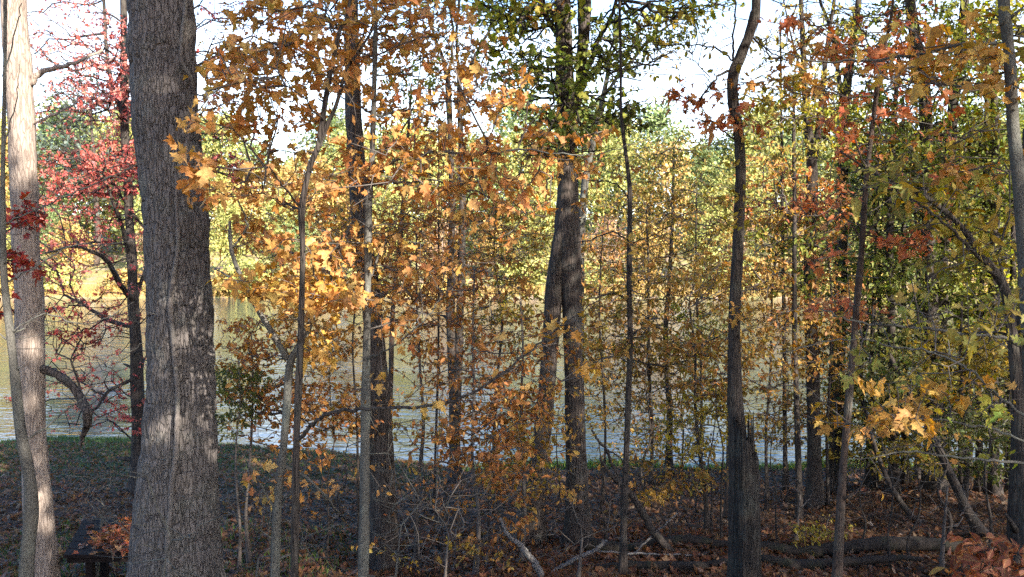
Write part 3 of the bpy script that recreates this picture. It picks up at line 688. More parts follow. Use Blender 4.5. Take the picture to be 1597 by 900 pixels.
tree('maple_sapling', 'leaning dark twin-stemmed maple with large orange leaves, right of the massive trunk', S_, 4.6,
     [[(548, -10, 5), (532, 40, 6), (518, 100, 7), (507, 160, 8), (497, 225, 9), (483, 262, 9), (471, 325, 11), (472, 385, 9), (471, 440, 9), (469, 520, 10), (466, 600, 11), (463, 680, 11), (461, 780, 12), (459, 900, 13)],
      [(585, 40, 3), (560, 80, 4), (540, 110, 5), (524, 165, 6), (508, 200, 7), (498, 230, 8)]],
     limbs=[[(517, 50, 3), (511, 20, 2.4, .2), (505, -20, 2, .3)], [(468, 320, 4), (440, 290, 3, -.2), (420, 260, 2, -.3)], [(470, 330, 4), (430, 310, 3, .3), (395, 300, 2, .4), (350, 290, 1.5, .5)],
            [(461, 690, 7), (490, 660, 6, -.1), (525, 642, 6, -.2), (600, 637, 5, -.3), (680, 632, 5, -.4), (735, 614, 4.5, -.5), (785, 583, 4, -.5), (832, 543, 3, -.5), (885, 503, 2.4, -.5), (935, 468, 1.5, -.5)],
            [(505, 190, 3), (470, 150, 2.4, -.2), (430, 110, 1.6, -.3)]],
     crown=[(385, 130, 60, 80, -.3, .8, 34, 3, .075, 'maple', 'orange'), (400, 60, 60, 50, -.2, .8, 24, 3, .08, 'maple', 'orange'), (380, 110, 70, 90, -.3, .8, 30, 0, .08, 'maple', 'orange'), (480, 50, 120, 60, .0, 1.1, 91, 2.9, 0.078, 'maple', 'orange'), (460, 140, 90, 60, .1, 1.1, 61, 2.8, 0.075, 'maple', 'orange'), (420, 250, 80, 50, .2, 1.1, 16, 2.8, 0.069, 'maple', 'orange'),
            (360, 290, 40, 40, -.5, .6, 6, 2.8, 0.069, 'maple', 'orange'), (298, 185, 30, 50, -.4, .1, 12, 2.4, 0.069, 'maple', 'orange'), (308, 265, 24, 30, -.4, -.1, 8, 2.9, 0.075, 'maple', 'orange'), (470, 300, 80, 40, .2, 1.1, 30, 2.8, 0.063, 'maple', 'orange'),
            (905, 540, 40, 50, -.8, -.3, 8, 2.8, 0.075, 'maple', 'gold'), (840, 570, 30, 30, -.8, -.4, 3, 1.7, 0.063, 'maple', 'gold'), (690, 620, 60, 30, -.7, -.2, 4, 1.7, 0.063, 'maple', 'gold'), (440, 55, 30, 30, -.7, -.4, 3, 1.3, 0.094, 'maple', 'orange')],
     bark=B_DARK, twig=B_TWIG, r0=.0015, step=.16, extend=1.5, attach_y=(-100, 720))

tree('maple_sapling', 'grey forked sapling with yellow-gold maple leaves on its bare arms', S_, 5.2,
     [[(552, 345, 6), (532, 378, 8), (510, 410, 9), (500, 440, 10), (493, 470, 10), (481, 510, 11), (466, 540, 11), (452, 570, 12), (447, 640, 12), (442, 700, 13), (433, 780, 14), (429, 900, 17)],
      [(358, 345, 4), (361, 390, 6), (375, 430, 7), (400, 480, 8), (425, 520, 9), (448, 560, 10)]],
     limbs=[[(361, 390, 4), (385, 350, 3), (370, 310, 2)], [(440, 725, 6), (470, 740, 5), (500, 765, 4), (530, 800, 3, .2)], [(400, 480, 4), (370, 440, 3), (335, 420, 2, .2)], [(432, 800, 6), (415, 770, 4), (400, 745, 3)]],
     crown=[(470, 435, 70, 40, -.4, .8, 44, 4.1, 0.075, 'maple', 'gold'), (350, 330, 40, 60, -.3, .5, 7, 3.7, 0.082, 'maple', 'orange'), (470, 380, 90, 50, -.6, .6, 42, 3.7, 0.067, 'maple', 'orange'), (480, 470, 60, 26, -.5, .5, 29, 3.7, 0.075, 'maple', 'gold'),
            (500, 540, 60, 30, -.4, .5, 19, 3.7, 0.067, 'maple', 'gold'), (440, 770, 45, 44, -.4, .3, 12, 2.8, 0.075, 'maple', 'orange'), (420, 690, 30, 60, -.3, .3, 6, 1.8, 0.067, 'maple', 'orange'),
            (560, 420, 70, 50, -.3, .8, 39, 3.7, 0.063, 'maple', 'orange'), (380, 700, 60, 90, -.4, .5, 13, 0, 0.060, 'oval', 'rust'), (480, 760, 60, 90, -.4, .5, 13, 0, 0.060, 'oval', 'rust')],
     bark=B_GREY, twig=B_TWIG, r0=.0015, step=.18, extend=0)

tree('maple_tree', 'slim smooth grey trunk carrying a broad layered orange maple crown', T_, 5.0,
     [[(586, -10, 6), (585, 60, 7), (583, 150, 8), (580, 250, 9), (576, 300, 11), (574, 380, 12), (573, 430, 12), (571, 560, 13), (570, 680, 14), (568, 800, 16), (566, 900, 18)]],
     limbs=[[(578, 290, 5), (592, 268, 4.5, -.1), (630, 245, 4, -.2), (690, 237, 4, -.3), (760, 241, 3.5, -.4), (810, 234, 3, -.4), (880, 240, 2.2, -.5), (930, 240, 1.6, -.5), (985, 225, 1, -.5)],
            [(582, 180, 4), (620, 177, 4, .2), (650, 168, 3, .3), (700, 158, 3, .4), (760, 160, 2.4, .5), (830, 165, 1.4, .6)],
            [(577, 290, 4), (620, 285, 3.5, .1), (680, 284, 3, .2), (745, 300, 2.6, .2), (800, 325, 2, .2), (850, 338, 1.4, .2)],
            [(583, 180, 3.5), (550, 160, 3, .2), (530, 150, 2, .3)], [(572, 440, 4), (600, 370, 3, .2), (560, 370, 2, .2), (520, 390, 1.6, .2)],
            [(584, 240, 4), (610, 225, 3, .3), (640, 180, 2.4, .4), (655, 110, 1.8, .5), (652, 60, 1.2, .5)], [(570, 560, 4), (605, 545, 3, -.2), (660, 500, 2, -.3), (690, 460, 1.4, -.3)]],
     crown=[(600, 30, 110, 46, -.8, 1, 88, 3.1, 0.071, 'maple', 'orange'), (650, 110, 120, 50, -.8, 1, 51, 2.9, 0.067, 'maple', 'orange'), (560, 130, 70, 60, -.6, 1, 34, 2.9, 0.067, 'maple', 'orange'), (700, 60, 60, 60, -.6, 1, 20, 2.9, 0.061, 'maple', 'orange'),
            (740, 160, 70, 26, -.5, .9, 32, 3.2, 0.061, 'maple', 'orange'), (640, 185, 90, 30, -.6, .9, 48, 2.9, 0.061, 'maple', 'orange'), (700, 240, 120, 26, -.6, .6, 56, 3.2, 0.061, 'maple', 'orange'), (640, 280, 110, 30, -.6, .8, 56, 2.9, 0.061, 'maple', 'orange'),
            (790, 290, 70, 40, -.6, .6, 32, 2.9, 0.056, 'maple', 'orange'), (560, 260, 60, 40, -.6, .6, 28, 2.9, 0.061, 'maple', 'orange'), (880, 300, 40, 60, -.6, .3, 9, 2.5, 0.056, 'maple', 'orange'), (930, 215, 60, 25, -.6, .2, 12, 2.2, 0.056, 'maple', 'orange'),
            (720, 340, 120, 40, -.4, .8, 31, 3, 0.061, 'maple', 'orange'), (640, 400, 110, 40, -.4, .8, 31, 3, 0.061, 'maple', 'orange'), (830, 240, 90, 60, -.5, .4, 28, 3, 0.061, 'maple', 'orange'), (520, 480, 110, 50, -.4, .6, 31, 3, 0.061, 'maple', 'orange'), (590, 460, 50, 26, -.5, -.1, 9, 2.5, 0.067, 'maple', 'orange'), (640, 500, 40, 50, -.4, .2, 12, 2.2, 0.061, 'maple', 'orange'), (590, 620, 30, 20, -.4, -.1, 3, 2.2, 0.056, 'maple', 'gold')],
     top=(2.4, .2, 8.5, 11.5, 2.4, 260, 'orange'), bark=B_GREY, twig=B_TWIG, r0=.0015, step=.17, extend=2, attach_y=(-200, 580), sides=18)

tree('hardwood_tree', 'thick brown furrowed trunk directly behind the slim smooth grey trunk', T_, solve_d(602, 893),
     [[(548, -10, 20), (549, 100, 23), (550, 150, 25), (552, 200, 26), (556, 260, 28), (562, 330, 29), (569, 400, 31), (577, 450, 31), (585, 530, 31), (592, 620, 33), (596, 720, 37), (600, 820, 41), (602, 893, 48)]],
     top=(2.6, .5, 10.8, 16, 3.4, 360, 'warm'), bark=B_OAK, detail=1)
tree('slender_tree', 'thin dark reddish stem just right of the brown furrowed trunk', S_, solve_d(606, 800),
     [[(640, 150, 4), (634, 250, 5), (628, 320, 6), (624, 380, 7), (617, 430, 7), (612, 500, 7), (609, 600, 8), (607, 700, 8), (606, 800, 10)]],
     crown=[(640, 330, 70, 60, -1, 1, 40, 4, .07, 'oval', 'rust'), (650, 130, 60, 80, -1, 1, 40, 4, .08, 'oval', 'limeg')], bark=B_RED, extend=0, r0=.002)
tree('forked_tree', 'dark twin trunk with bare forked top, left of the double trunk', T_, solve_d(712, 752),
     [[(698, 110, 8), (702, 200, 9), (705, 300, 10), (704, 400, 12), (703, 500, 14), (707, 600, 16), (710, 700, 17), (712, 752, 22)],
      [(715, 110, 6), (718, 200, 8), (721, 300, 10), (720, 400, 12), (718, 480, 13), (714, 580, 13), (712, 660, 14)]],
     limbs=[[(702, 150, 6), (690, 90, 5), (672, 40, 4), (665, -20, 3)], [(717, 130, 6), (735, 100, 5), (750, 70, 5), (765, 40, 4), (768, -20, 3)], [(716, 125, 5), (712, 60, 4), (716, 0, 4)], [(699, 130, 4), (707, 60, 3.5), (700, 0, 3)]],
     crown=[(700, 60, 90, 70, -1.4, 1.4, 60, 3, .085, 'oval', 'mix'), (700, 30, 80, 50, -1.4, 1.4, 50, 3, .085, 'oval', 'limeg'), (760, 110, 60, 60, -1, 1, 40, 1, .08, 'oval', 'olive'), (720, 400, 70, 60, -1, 1, 40, 5, .08, 'oval', 'rust')],
     bark=B_DARK, r0=.004, step=.35, extend=0)

d8 = solve_d(900, 850)
tree('oak_tree', 'large furrowed double trunk at the centre with a green crown', T_, d8,
     [[(876, -10, 25), (879, 60, 26), (881, 140, 28), (884, 220, 30), (886, 300, 33), (885, 350, 40), (887, 400, 40), (891, 460, 32), (894, 550, 29), (897, 650, 31), (900, 750, 34), (901, 820, 40), (901, 850, 50)],
      [(882, 325, 18, -.05), (874, 380, 25, -.05), (866, 440, 27), (858, 540, 27), (850, 630, 27), (840, 730, 31), (830, 800, 40, .1), (826, 836, 50, .2)]],
     limbs=[[(893, 205, 15, .1), (904, 130, 15, .2), (910, 60, 18, .2), (911, 0, 22, .2), (912, -80, 22, .2)], [(868, 50, 10), (852, 25, 8), (845, -15, 7)],
            [(925, 75, 8, .3), (940, 50, 7, .3), (955, 20, 6, .3), (965, -20, 5, .3)], [(907, 130, 9, .2), (930, 70, 8, .3)]],
     crown=[(800, 60, 60, 80, -2, 1.5, 79, 1.8, 0.088, 'lobed', 'limeg'), (790, 20, 40, 40, -2, 1, 35, 1.8, 0.088, 'lobed', 'limeg'), (870, 100, 60, 40, -1.6, .3, 61, 1.8, 0.093, 'lobed', 'green'), (890, 180, 60, 50, -1.8, -.2, 61, 2.1, 0.088, 'lobed', 'green'), (850, 215, 40, 30, -1.6, 0, 31, 1.8, 0.085, 'lobed', 'mix'),
            (950, 60, 60, 60, -1, 1.6, 61, 1.8, 0.085, 'lobed', 'green'), (980, 180, 36, 24, -1, 1, 29, 1.8, 0.093, 'lobed', 'deepgreen'), (960, 130, 50, 50, -1, 1, 35, 1.5, 0.085, 'lobed', 'green'), (1060, 10, 90, 16, -1, 1.4, 43, 1.8, 0.072, 'lobed', 'limeg'),
            (1040, 35, 50, 20, -.6, 1, 21, 1.5, 0.072, 'lobed', 'olive'), (770, 130, 40, 40, -1, 1, 19, 1.2, 0.085, 'lobed', 'limeg'), (850, 20, 60, 30, -1.6, 1, 35, 1.5, 0.093, 'lobed', 'limeg'), (835, 10, 40, 16, -1, .4, 17, 1.5, 0.085, 'lobed', 'orange'), (845, 230, 40, 20, -1, .2, 15, 1.5, 0.085, 'lobed', 'orange')],
     top=(0, .8, 11.4, 17, 4.4, 360, 'limeg'), bark=B_OAK, twig=B_DARK, detail=1, r0=.004, step=.32, extend=3, attach_y=(-300, 260))
tree('pale_tree', 'slim pale sunlit trunk with one long slanting branch behind the double trunk', T_, 18.5,
     [[(952, 90, 6), (945, 130, 7), (932, 190, 9), (921, 240, 10), (911, 300, 11), (907, 370, 12), (905, 450, 12), (905, 600, 13), (906, 740, 16)]],
     limbs=[[(942, 150, 5), (965, 118, 5, .2), (985, 95, 5, .3), (1010, 65, 4, .4), (1035, 45, 3.5, .5), (1060, 30, 2.6, .5), (1085, 15, 2, .5)], [(948, 112, 5), (950, 85, 4), (965, 40, 3)]],
     crown=[(1050, 45, 50, 22, -.6, 1, 34, 5, .085, 'oval', 'limeg'), (1010, 85, 50, 40, -.8, .8, 30, 1.6, .11, 'oval', 'olive'), (960, 60, 40, 40, -1, 1, 26, 4, .1, 'oval', 'limeg')], bark=B_GREY, extend=0, r0=.005, step=.4)
tree('slender_tree', 'very slender dark sapling with a straight tall stem right of the double trunk', S_, 9.8,
     [[(966, -10, 4), (968, 100, 4.5), (969, 180, 5), (976, 240, 6), (982, 300, 7), (982, 380, 8), (981, 450, 8.5), (983, 540, 9), (980, 620, 9), (977, 700, 9), (974, 780, 10), (972, 850, 11)]],
     limbs=[[(981, 310, 3), (965, 290, 2.4), (945, 283, 2), (915, 282, 1.4)], [(981, 375, 3), (955, 362, 2.4), (920, 375, 2), (895, 378, 1.4)], [(980, 470, 4), (958, 458, 3), (930, 464, 2.6), (900, 470, 2)], [(984, 525, 3.5), (1005, 510, 3, .2), (1040, 505, 2, .3), (1090, 500, 1.5, .3)],
            [(984, 380, 2.6), (1010, 370, 2), (1050, 350, 1.4)], [(981, 560, 3), (1035, 570, 2.6, -.2), (1075, 558, 2.4, -.3), (1110, 530, 2, -.3), (1150, 510, 1.4, -.3)]],
     crown=[(930, 300, 50, 60, -.6, .6, 14, 3, .07, 'oval', 'orange'), (1020, 420, 70, 80, -.8, .8, 34, 4, .07, 'oval', 'warm'), (930, 520, 50, 50, -.8, .6, 26, 4, .07, 'oval', 'mix'), (1060, 540, 70, 40, -.8, .4, 34, 4.5, .07, 'oval', 'mix')],
     bark=B_DARK, twig=B_TWIG, r0=.0022, extend=2, attach_y=(200, 640))

tree('crooked_tree', 'crooked dark tree with an S-shaped trunk growing out beside the broken snag', T_, 8.8,
     [[(1180, -10, 13), (1177, 20, 14), (1170, 50, 15), (1155, 88, 16), (1143, 120, 17), (1144, 165, 16), (1151, 200, 15), (1155, 260, 16), (1153, 330, 17), (1150, 400, 17), (1146, 480, 18), (1145, 560, 20), (1146, 620, 23), (1150, 680, 28), (1154, 760, 34), (1156, 900, 38)]],
     limbs=[[(1144, 95, 4), (1144, 50, 3, .2), (1147, 0, 2.4, .3), (1146, -40, 2, .3)], [(1145, 95, 3), (1115, 75, 2.6, .1), (1070, 70, 2, .2), (1010, 70, 1.2, .3)], [(1140, 108, 5), (1120, 120, 3.5), (1102, 140, 3), (1085, 163, 2)], [(1175, 60, 3), (1200, 80, 2.4, -.2), (1230, 95, 1.8, -.3)], [(1150, 220, 3), (1120, 200, 2.2), (1100, 190, 1.5)]],
     crown=[(1065, 90, 90, 90, -.8, .8, 60, 0, .07, 'oval', 'olive'), (1220, 70, 50, 80, -.6, .8, 34, 0, .07, 'oval', 'olive'), (1080, 60, 80, 60, -.8, .8, 26, .5, .07, 'oval', 'olive'), (1100, 160, 50, 30, -.6, .6, 14, 2, .08, 'maple', 'coral'), (1195, 120, 40, 60, -.6, .6, 20, 3, .08, 'oval', 'olive'), (1150, 300, 24, 70, -.5, 0, 9, 3, .08, 'oval', 'olive'), (1140, 195, 60, 16, -.5, .4, 14, 3, .08, 'oval', 'coral'),
            (1150, 520, 24, 60, -.5, 0, 8, 3, .08, 'oval', 'gold')],
     top=(.3, 0, 9.8, 14.5, 3.6, 380, 'warm'), bark=B_DARK, detail=1, r0=.0018, extend=3, attach_y=(-200, 600))
def snag():
    d = 8.72
    b = at(1163, 900, d); gz = float(ground(b[0], d)); root = thing('broken_snag', (b[0], d, gz), 'broken black tree stub with a splintered jagged top, hugging the crooked tree', 'dead tree'); off = np.array((b[0], d, gz))
    pts = px_path([(1161, 610, 33), (1163, 700, 36), (1164, 800, 39), (1165, 900, 40)], d); pts.append((pts[-1][0], pts[-1][1], gz - .15, pts[-1][3] * 1.15))
    S = spline(pts, 26); sides = 64
    base = bark_disp(.010, 30, .03, base_z=gz, seed=5)
    def disp(rad, th, P): return base(rad, th, P)
    T = np.gradient(S[:, :3], axis=0); mb = MB()
    rad = disp(np.repeat(S[:, 3:4], sides, 1), np.arange(sides) / sides * 2 * np.pi, S[:, :3])
    th = np.arange(sides) / sides * 2 * np.pi
    V = np.zeros((len(S), sides, 3))
    V[..., 0] = S[:, 0:1] + rad * np.cos(th); V[..., 1] = S[:, 1:2] + rad * np.sin(th); V[..., 2] = S[:, 2:3]
    # splintered top: each strip of wood ends at its own height, lower to the right
    cut = np.array([at(1161, 640 + 65 * (math.cos(t) * .5 + .5) + 45 * abs(noise.noise((math.cos(t) * 5, math.sin(t) * 5, 2))) + rng.uniform(0, 16), d)[2] for t in th])
    V[..., 2] = np.minimum(V[..., 2], cut[None, :] + 0 * V[..., 2])
    i = np.arange(len(S) - 1)[:, None] * sides; j = np.arange(sides)[None]; j2 = (j + 1) % sides
    mb.add(V.reshape(-1, 3), np.stack([i + j, i + sides + j, i + sides + j2, i + j2], -1).reshape(-1, 4))
    for t in rng.uniform(0, 6.28, 22):
        r_ = S[0, 3] * rng.uniform(.5, .95); z1 = at(1161, rng.uniform(640, 700), d)[2]; x, y = S[0, 0] + r_ * math.cos(t), d + r_ * math.sin(t); z0 = at(1161, 760, d)[2]
        mb.tube([(x, y, z0), (x + .004, y, (z0 + z1) / 2), (x + rng.normal(0, .012), y, z1)], [.022, .018, .004], 5)
    mb.build('trunk', B_SNAG, root, off)
snag()
tree('slender_tree', 'narrow reddish trunk directly behind the broken snag', S_, 14.0,
     [[(1142, 420, 7), (1139, 520, 8), (1138, 600, 9), (1137, 700, 10), (1136, 815, 13)]], crown=[(1160, 520, 60, 50, -.8, .8, 30, 4, .075, 'oval', 'mix')], bark=B_RED, extend=0)

# trunks at the right
tree('slender_tree', 'straight thin dark stem left of the forked dark trunk, bare below', S_, solve_d(1247, 815),
     [[(1238, 120, 4), (1238, 220, 5), (1239, 330, 6), (1239, 450, 7), (1240, 560, 8), (1244, 680, 9), (1247, 815, 11)]], limbs=[[(1239, 330, 3), (1210, 300, 2.4), (1190, 290, 2)], [(1239, 470, 4), (1220, 520, 3), (1200, 560, 2.4)], [(1240, 430, 3), (1215, 425, 2.4), (1195, 440, 2)]],
     crown=[(1210, 330, 60, 70, -1, 1, 44, 3, .075, 'oval', 'warm'), (1215, 470, 50, 50, -1, 1, 34, 3.5, .075, 'oval', 'mix'), (1230, 200, 60, 70, -1, 1, 50, 4, .075, 'oval', 'yolive')], bark=B_DARK, twig=B_TWIG, extend=0, r0=.003)
tree('forked_tree', 'dark trunk forking at mid-height into two upright leaders, right of the crooked tree', T_, solve_d(1272, 792),
     [[(1249, -10, 6), (1252, 60, 8), (1254, 120, 9), (1259, 190, 11), (1265, 240, 16), (1266, 300, 18), (1263, 400, 18), (1265, 500, 20), (1268, 600, 20), (1270, 700, 21), (1272, 792, 26)], [(1302, -10, 5), (1290, 70, 6), (1284, 130, 8), (1277, 200, 10), (1268, 250, 13)]],
     limbs=[[(1268, 360, 5), (1290, 350, 4), (1305, 335, 3)], [(1256, 140, 4), (1235, 60, 3), (1222, 0, 2.4)], [(1264, 350, 4), (1230, 340, 3), (1205, 310, 2.4)]],
     crown=[(1270, 90, 70, 90, -1.4, 1.4, 90, 4, .085, 'oval', 'yolive'), (1280, 190, 60, 40, -1.2, 1.2, 60, 5, .085, 'oval', 'limeg'), (1250, 400, 60, 70, -1.2, 1.2, 80, 5, .085, 'oval', 'green'), (1240, 300, 60, 60, -1.2, 1, 50, 4, .085, 'oval', 'coral'), (1270, 560, 40, 70, -1, .6, 50, 5, .08, 'oval', 'mix')],
     top=(0, 0, 12, 17, 3.2, 240, 'warm'), bark=B_DARK, detail=1, r0=.004, step=.35, extend=2)
tree('hardwood_tree', 'tall straight mossy trunk with a side leader, right of the forked dark trunk', T_, solve_d(1308, 760),
     [[(1340, -10, 9), (1333, 40, 11), (1327, 90, 12), (1319, 150, 14), (1315, 210, 15), (1315, 280, 15), (1314, 380, 15), (1313, 480, 16), (1309, 570, 17), (1308, 660, 18), (1308, 760, 22)]],
     limbs=[[(1313, 170, 9), (1306, 100, 7), (1297, 50, 6), (1286, 20, 5), (1270, -20, 4)], [(1316, 240, 4), (1345, 200, 3), (1360, 150, 2)]],
     crown=[(1340, 150, 50, 60, -1.4, 1.4, 60, 5, .09, 'oval', 'limeg'), (1345, 260, 40, 60, -1.4, 1.4, 60, 5, .09, 'oval', 'green'), (1330, 360, 50, 60, -1.2, 1.2, 60, 5, .085, 'oval', 'green'), (1330, 60, 50, 50, -1.4, 1.4, 40, 4, .09, 'oval', 'limeg'), (1320, 440, 50, 40, -1, 1, 40, 5, .085, 'oval', 'green')],
     top=(.5, 0, 12, 17, 3.2, 240, 'limeg'), bark=B_DARK, detail=1, r0=.004, step=.35)
tree('maple_sapling', 'slim brown pole in front of the tall mossy trunk, with coral-red maple leaves', S_, 6.4,
     [[(1395, -20, 4), (1383, 60, 5), (1371, 120, 6), (1359, 210, 7), (1350, 290, 8), (1344, 390, 9), (1336, 480, 10), (1327, 580, 11), (1321, 660, 12), (1313, 760, 13), (1305, 900, 15)]],
     limbs=[[(1386, 50, 3), (1405, 20, 2.4), (1418, -20, 2)], [(1372, 115, 3), (1350, 60, 2.4), (1330, 20, 2)], [(1345, 380, 3), (1320, 340, 2.4), (1280, 310, 2), (1240, 300, 1.4)], [(1344, 375, 4), (1370, 345, 3), (1392, 320, 2)], [(1340, 350, 3), (1380, 380, 2.4), (1430, 370, 1.6)]],
     crown=[(1240, 120, 60, 50, -.6, .6, 26, 4, .065, 'maple', 'orange'), (1300, 220, 60, 60, -.6, .6, 26, 4, .065, 'maple', 'coral'), (1225, 32, 32, 12, -.5, .5, 10, 2.5, 0.070, 'maple', 'coral'), (1270, 60, 36, 16, -.5, .5, 12, 2.5, 0.070, 'maple', 'coral'), (1320, 82, 36, 18, -.5, .5, 12, 2.5, 0.070, 'maple', 'coral'), (1375, 100, 36, 24, -.5, .5, 12, 2.5, 0.070, 'maple', 'coral'), (1340, 90, 60, 60, -.6, .6, 44, 2.1, 0.072, 'maple', 'coral'), (1420, 80, 60, 70, -.4, .8, 46, 2.1, 0.072, 'maple', 'coral'), (1440, 180, 50, 60, -.4, .6, 30, 2.1, 0.076, 'maple', 'coral'), (1340, 200, 40, 60, -.5, .5, 22, 1.6, 0.068, 'maple', 'coral'),
            (1410, 375, 60, 18, -.4, .4, 34, 3.1, 0.064, 'maple', 'coral'), (1450, 300, 60, 30, -.3, .5, 20, 2.1, 0.068, 'maple', 'coral'), (1300, 320, 50, 30, -.4, .4, 14, 1.6, 0.068, 'maple', 'coral'), (1330, 480, 60, 26, -.4, .4, 24, 2.6, 0.072, 'maple', 'coral'), (1260, 390, 40, 20, -.4, .3, 10, 1.6, 0.068, 'maple', 'coral')],
     bark=B_RED, twig=B_TWIG, r0=.0017, extend=1.5, attach_y=(-200, 560))
tree('hardwood_tree', 'stout dark trunk with a broken knot near its top, behind the golden leaves', T_, solve_d(1455, 765),
     [[(1419, -10, 14), (1425, 40, 16), (1433, 90, 17), (1441, 140, 18), (1446, 250, 19), (1448, 350, 20), (1450, 430, 20), (1452, 500, 23), (1456, 600, 25), (1456, 765, 30)]],
     limbs=[[(1436, 110, 9), (1448, 90, 7), (1450, 75, 4)]], crown=[(1480, 150, 80, 60, -1.4, 2, 80, 5, .1, 'oval', 'green'), (1500, 240, 80, 60, -1.4, 2, 90, 6, .1, 'oval', 'green'), (1420, 240, 60, 60, -1.4, 2, 70, 6, .1, 'oval', 'green'), (1430, 420, 80, 50, -1, 1.5, 90, 6, .09, 'oval', 'green'), (1500, 480, 80, 50, -1, 1.5, 80, 6, .09, 'oval', 'green'), (1400, 320, 70, 60, -1, 1.5, 70, 6, .09, 'oval', 'deepgreen'), (1410, 30, 80, 40, -1.4, 1.4, 60, 5, .1, 'oval', 'green')],
     top=(.5, 0, 10.8, 17, 4.2, 420, 'limeg'), bark=B_DARK, detail=1, r0=.004, step=.35)
tree('hardwood_tree', 'dark trunk behind the golden leaves, next right of the stout knotted one', T_, solve_d(1470, 772) + 1,
     [[(1505, -10, 12), (1499, 60, 13), (1491, 120, 14), (1482, 230, 16), (1476, 340, 16), (1470, 430, 17), (1468, 540, 18), (1470, 640, 19), (1474, 775, 24)]],
     crown=[(1540, 110, 60, 80, -1.4, 1.6, 90, 6, .1, 'oval', 'green'), (1560, 260, 50, 80, -1.4, 1.6, 80, 6, .1, 'oval', 'green'), (1550, 420, 60, 70, -1.2, 1.4, 80, 6, .1, 'oval', 'limeg'), (1540, 20, 60, 40, -1.4, 1.4, 50, 5, .1, 'oval', 'limeg'), (1520, 600, 80, 70, -1.2, 1, 80, 5, .085, 'oval', 'deepgreen')], top=(1, 0, 11, 16, 3.4, 240, 'limeg'), bark=B_DARK, r0=.004, step=.35, sides=20)
tree('slender_tree', 'thin dark trunk between the slim brown pole and the stout knotted trunk', S_, solve_d(1392, 770),
     [[(1402, 80, 5), (1394, 200, 8), (1389, 300, 10), (1388, 400, 11), (1390, 500, 11), (1392, 620, 12), (1394, 770, 15)]], crown=[(1390, 230, 50, 60, -1, 1, 50, 5, .085, 'oval', 'olive'), (1400, 560, 60, 60, -1, 1, 70, 5, .08, 'oval', 'deepgreen'), (1380, 440, 50, 40, -1, 1, 40, 5, .08, 'oval', 'green')], bark=B_DARK, extend=0, r0=.003)
tree('slender_tree', 'dark straight trunk among green leaves just inside the right edge', T_, solve_d(1556, 775),
     [[(1548, 60, 8), (1552, 200, 11), (1552, 320, 12), (1550, 450, 14), (1548, 600, 14), (1552, 775, 18)]], crown=[(1540, 340, 60, 60, -1, 1, 60, 6, .09, 'oval', 'green'), (1560, 560, 50, 80, -1, 1, 60, 6, .09, 'oval', 'deepgreen')], bark=B_DARK, extend=0, r0=.003)
tree('hardwood_tree', 'black trunk cut by the right edge of the view, low down', T_, 9.6,
     [[(1604, 200, 14), (1600, 400, 18), (1594, 560, 22), (1590, 680, 24), (1588, 800, 28), (1588, 860, 32)]], bark=B_DARK, extend=0, sides=18)
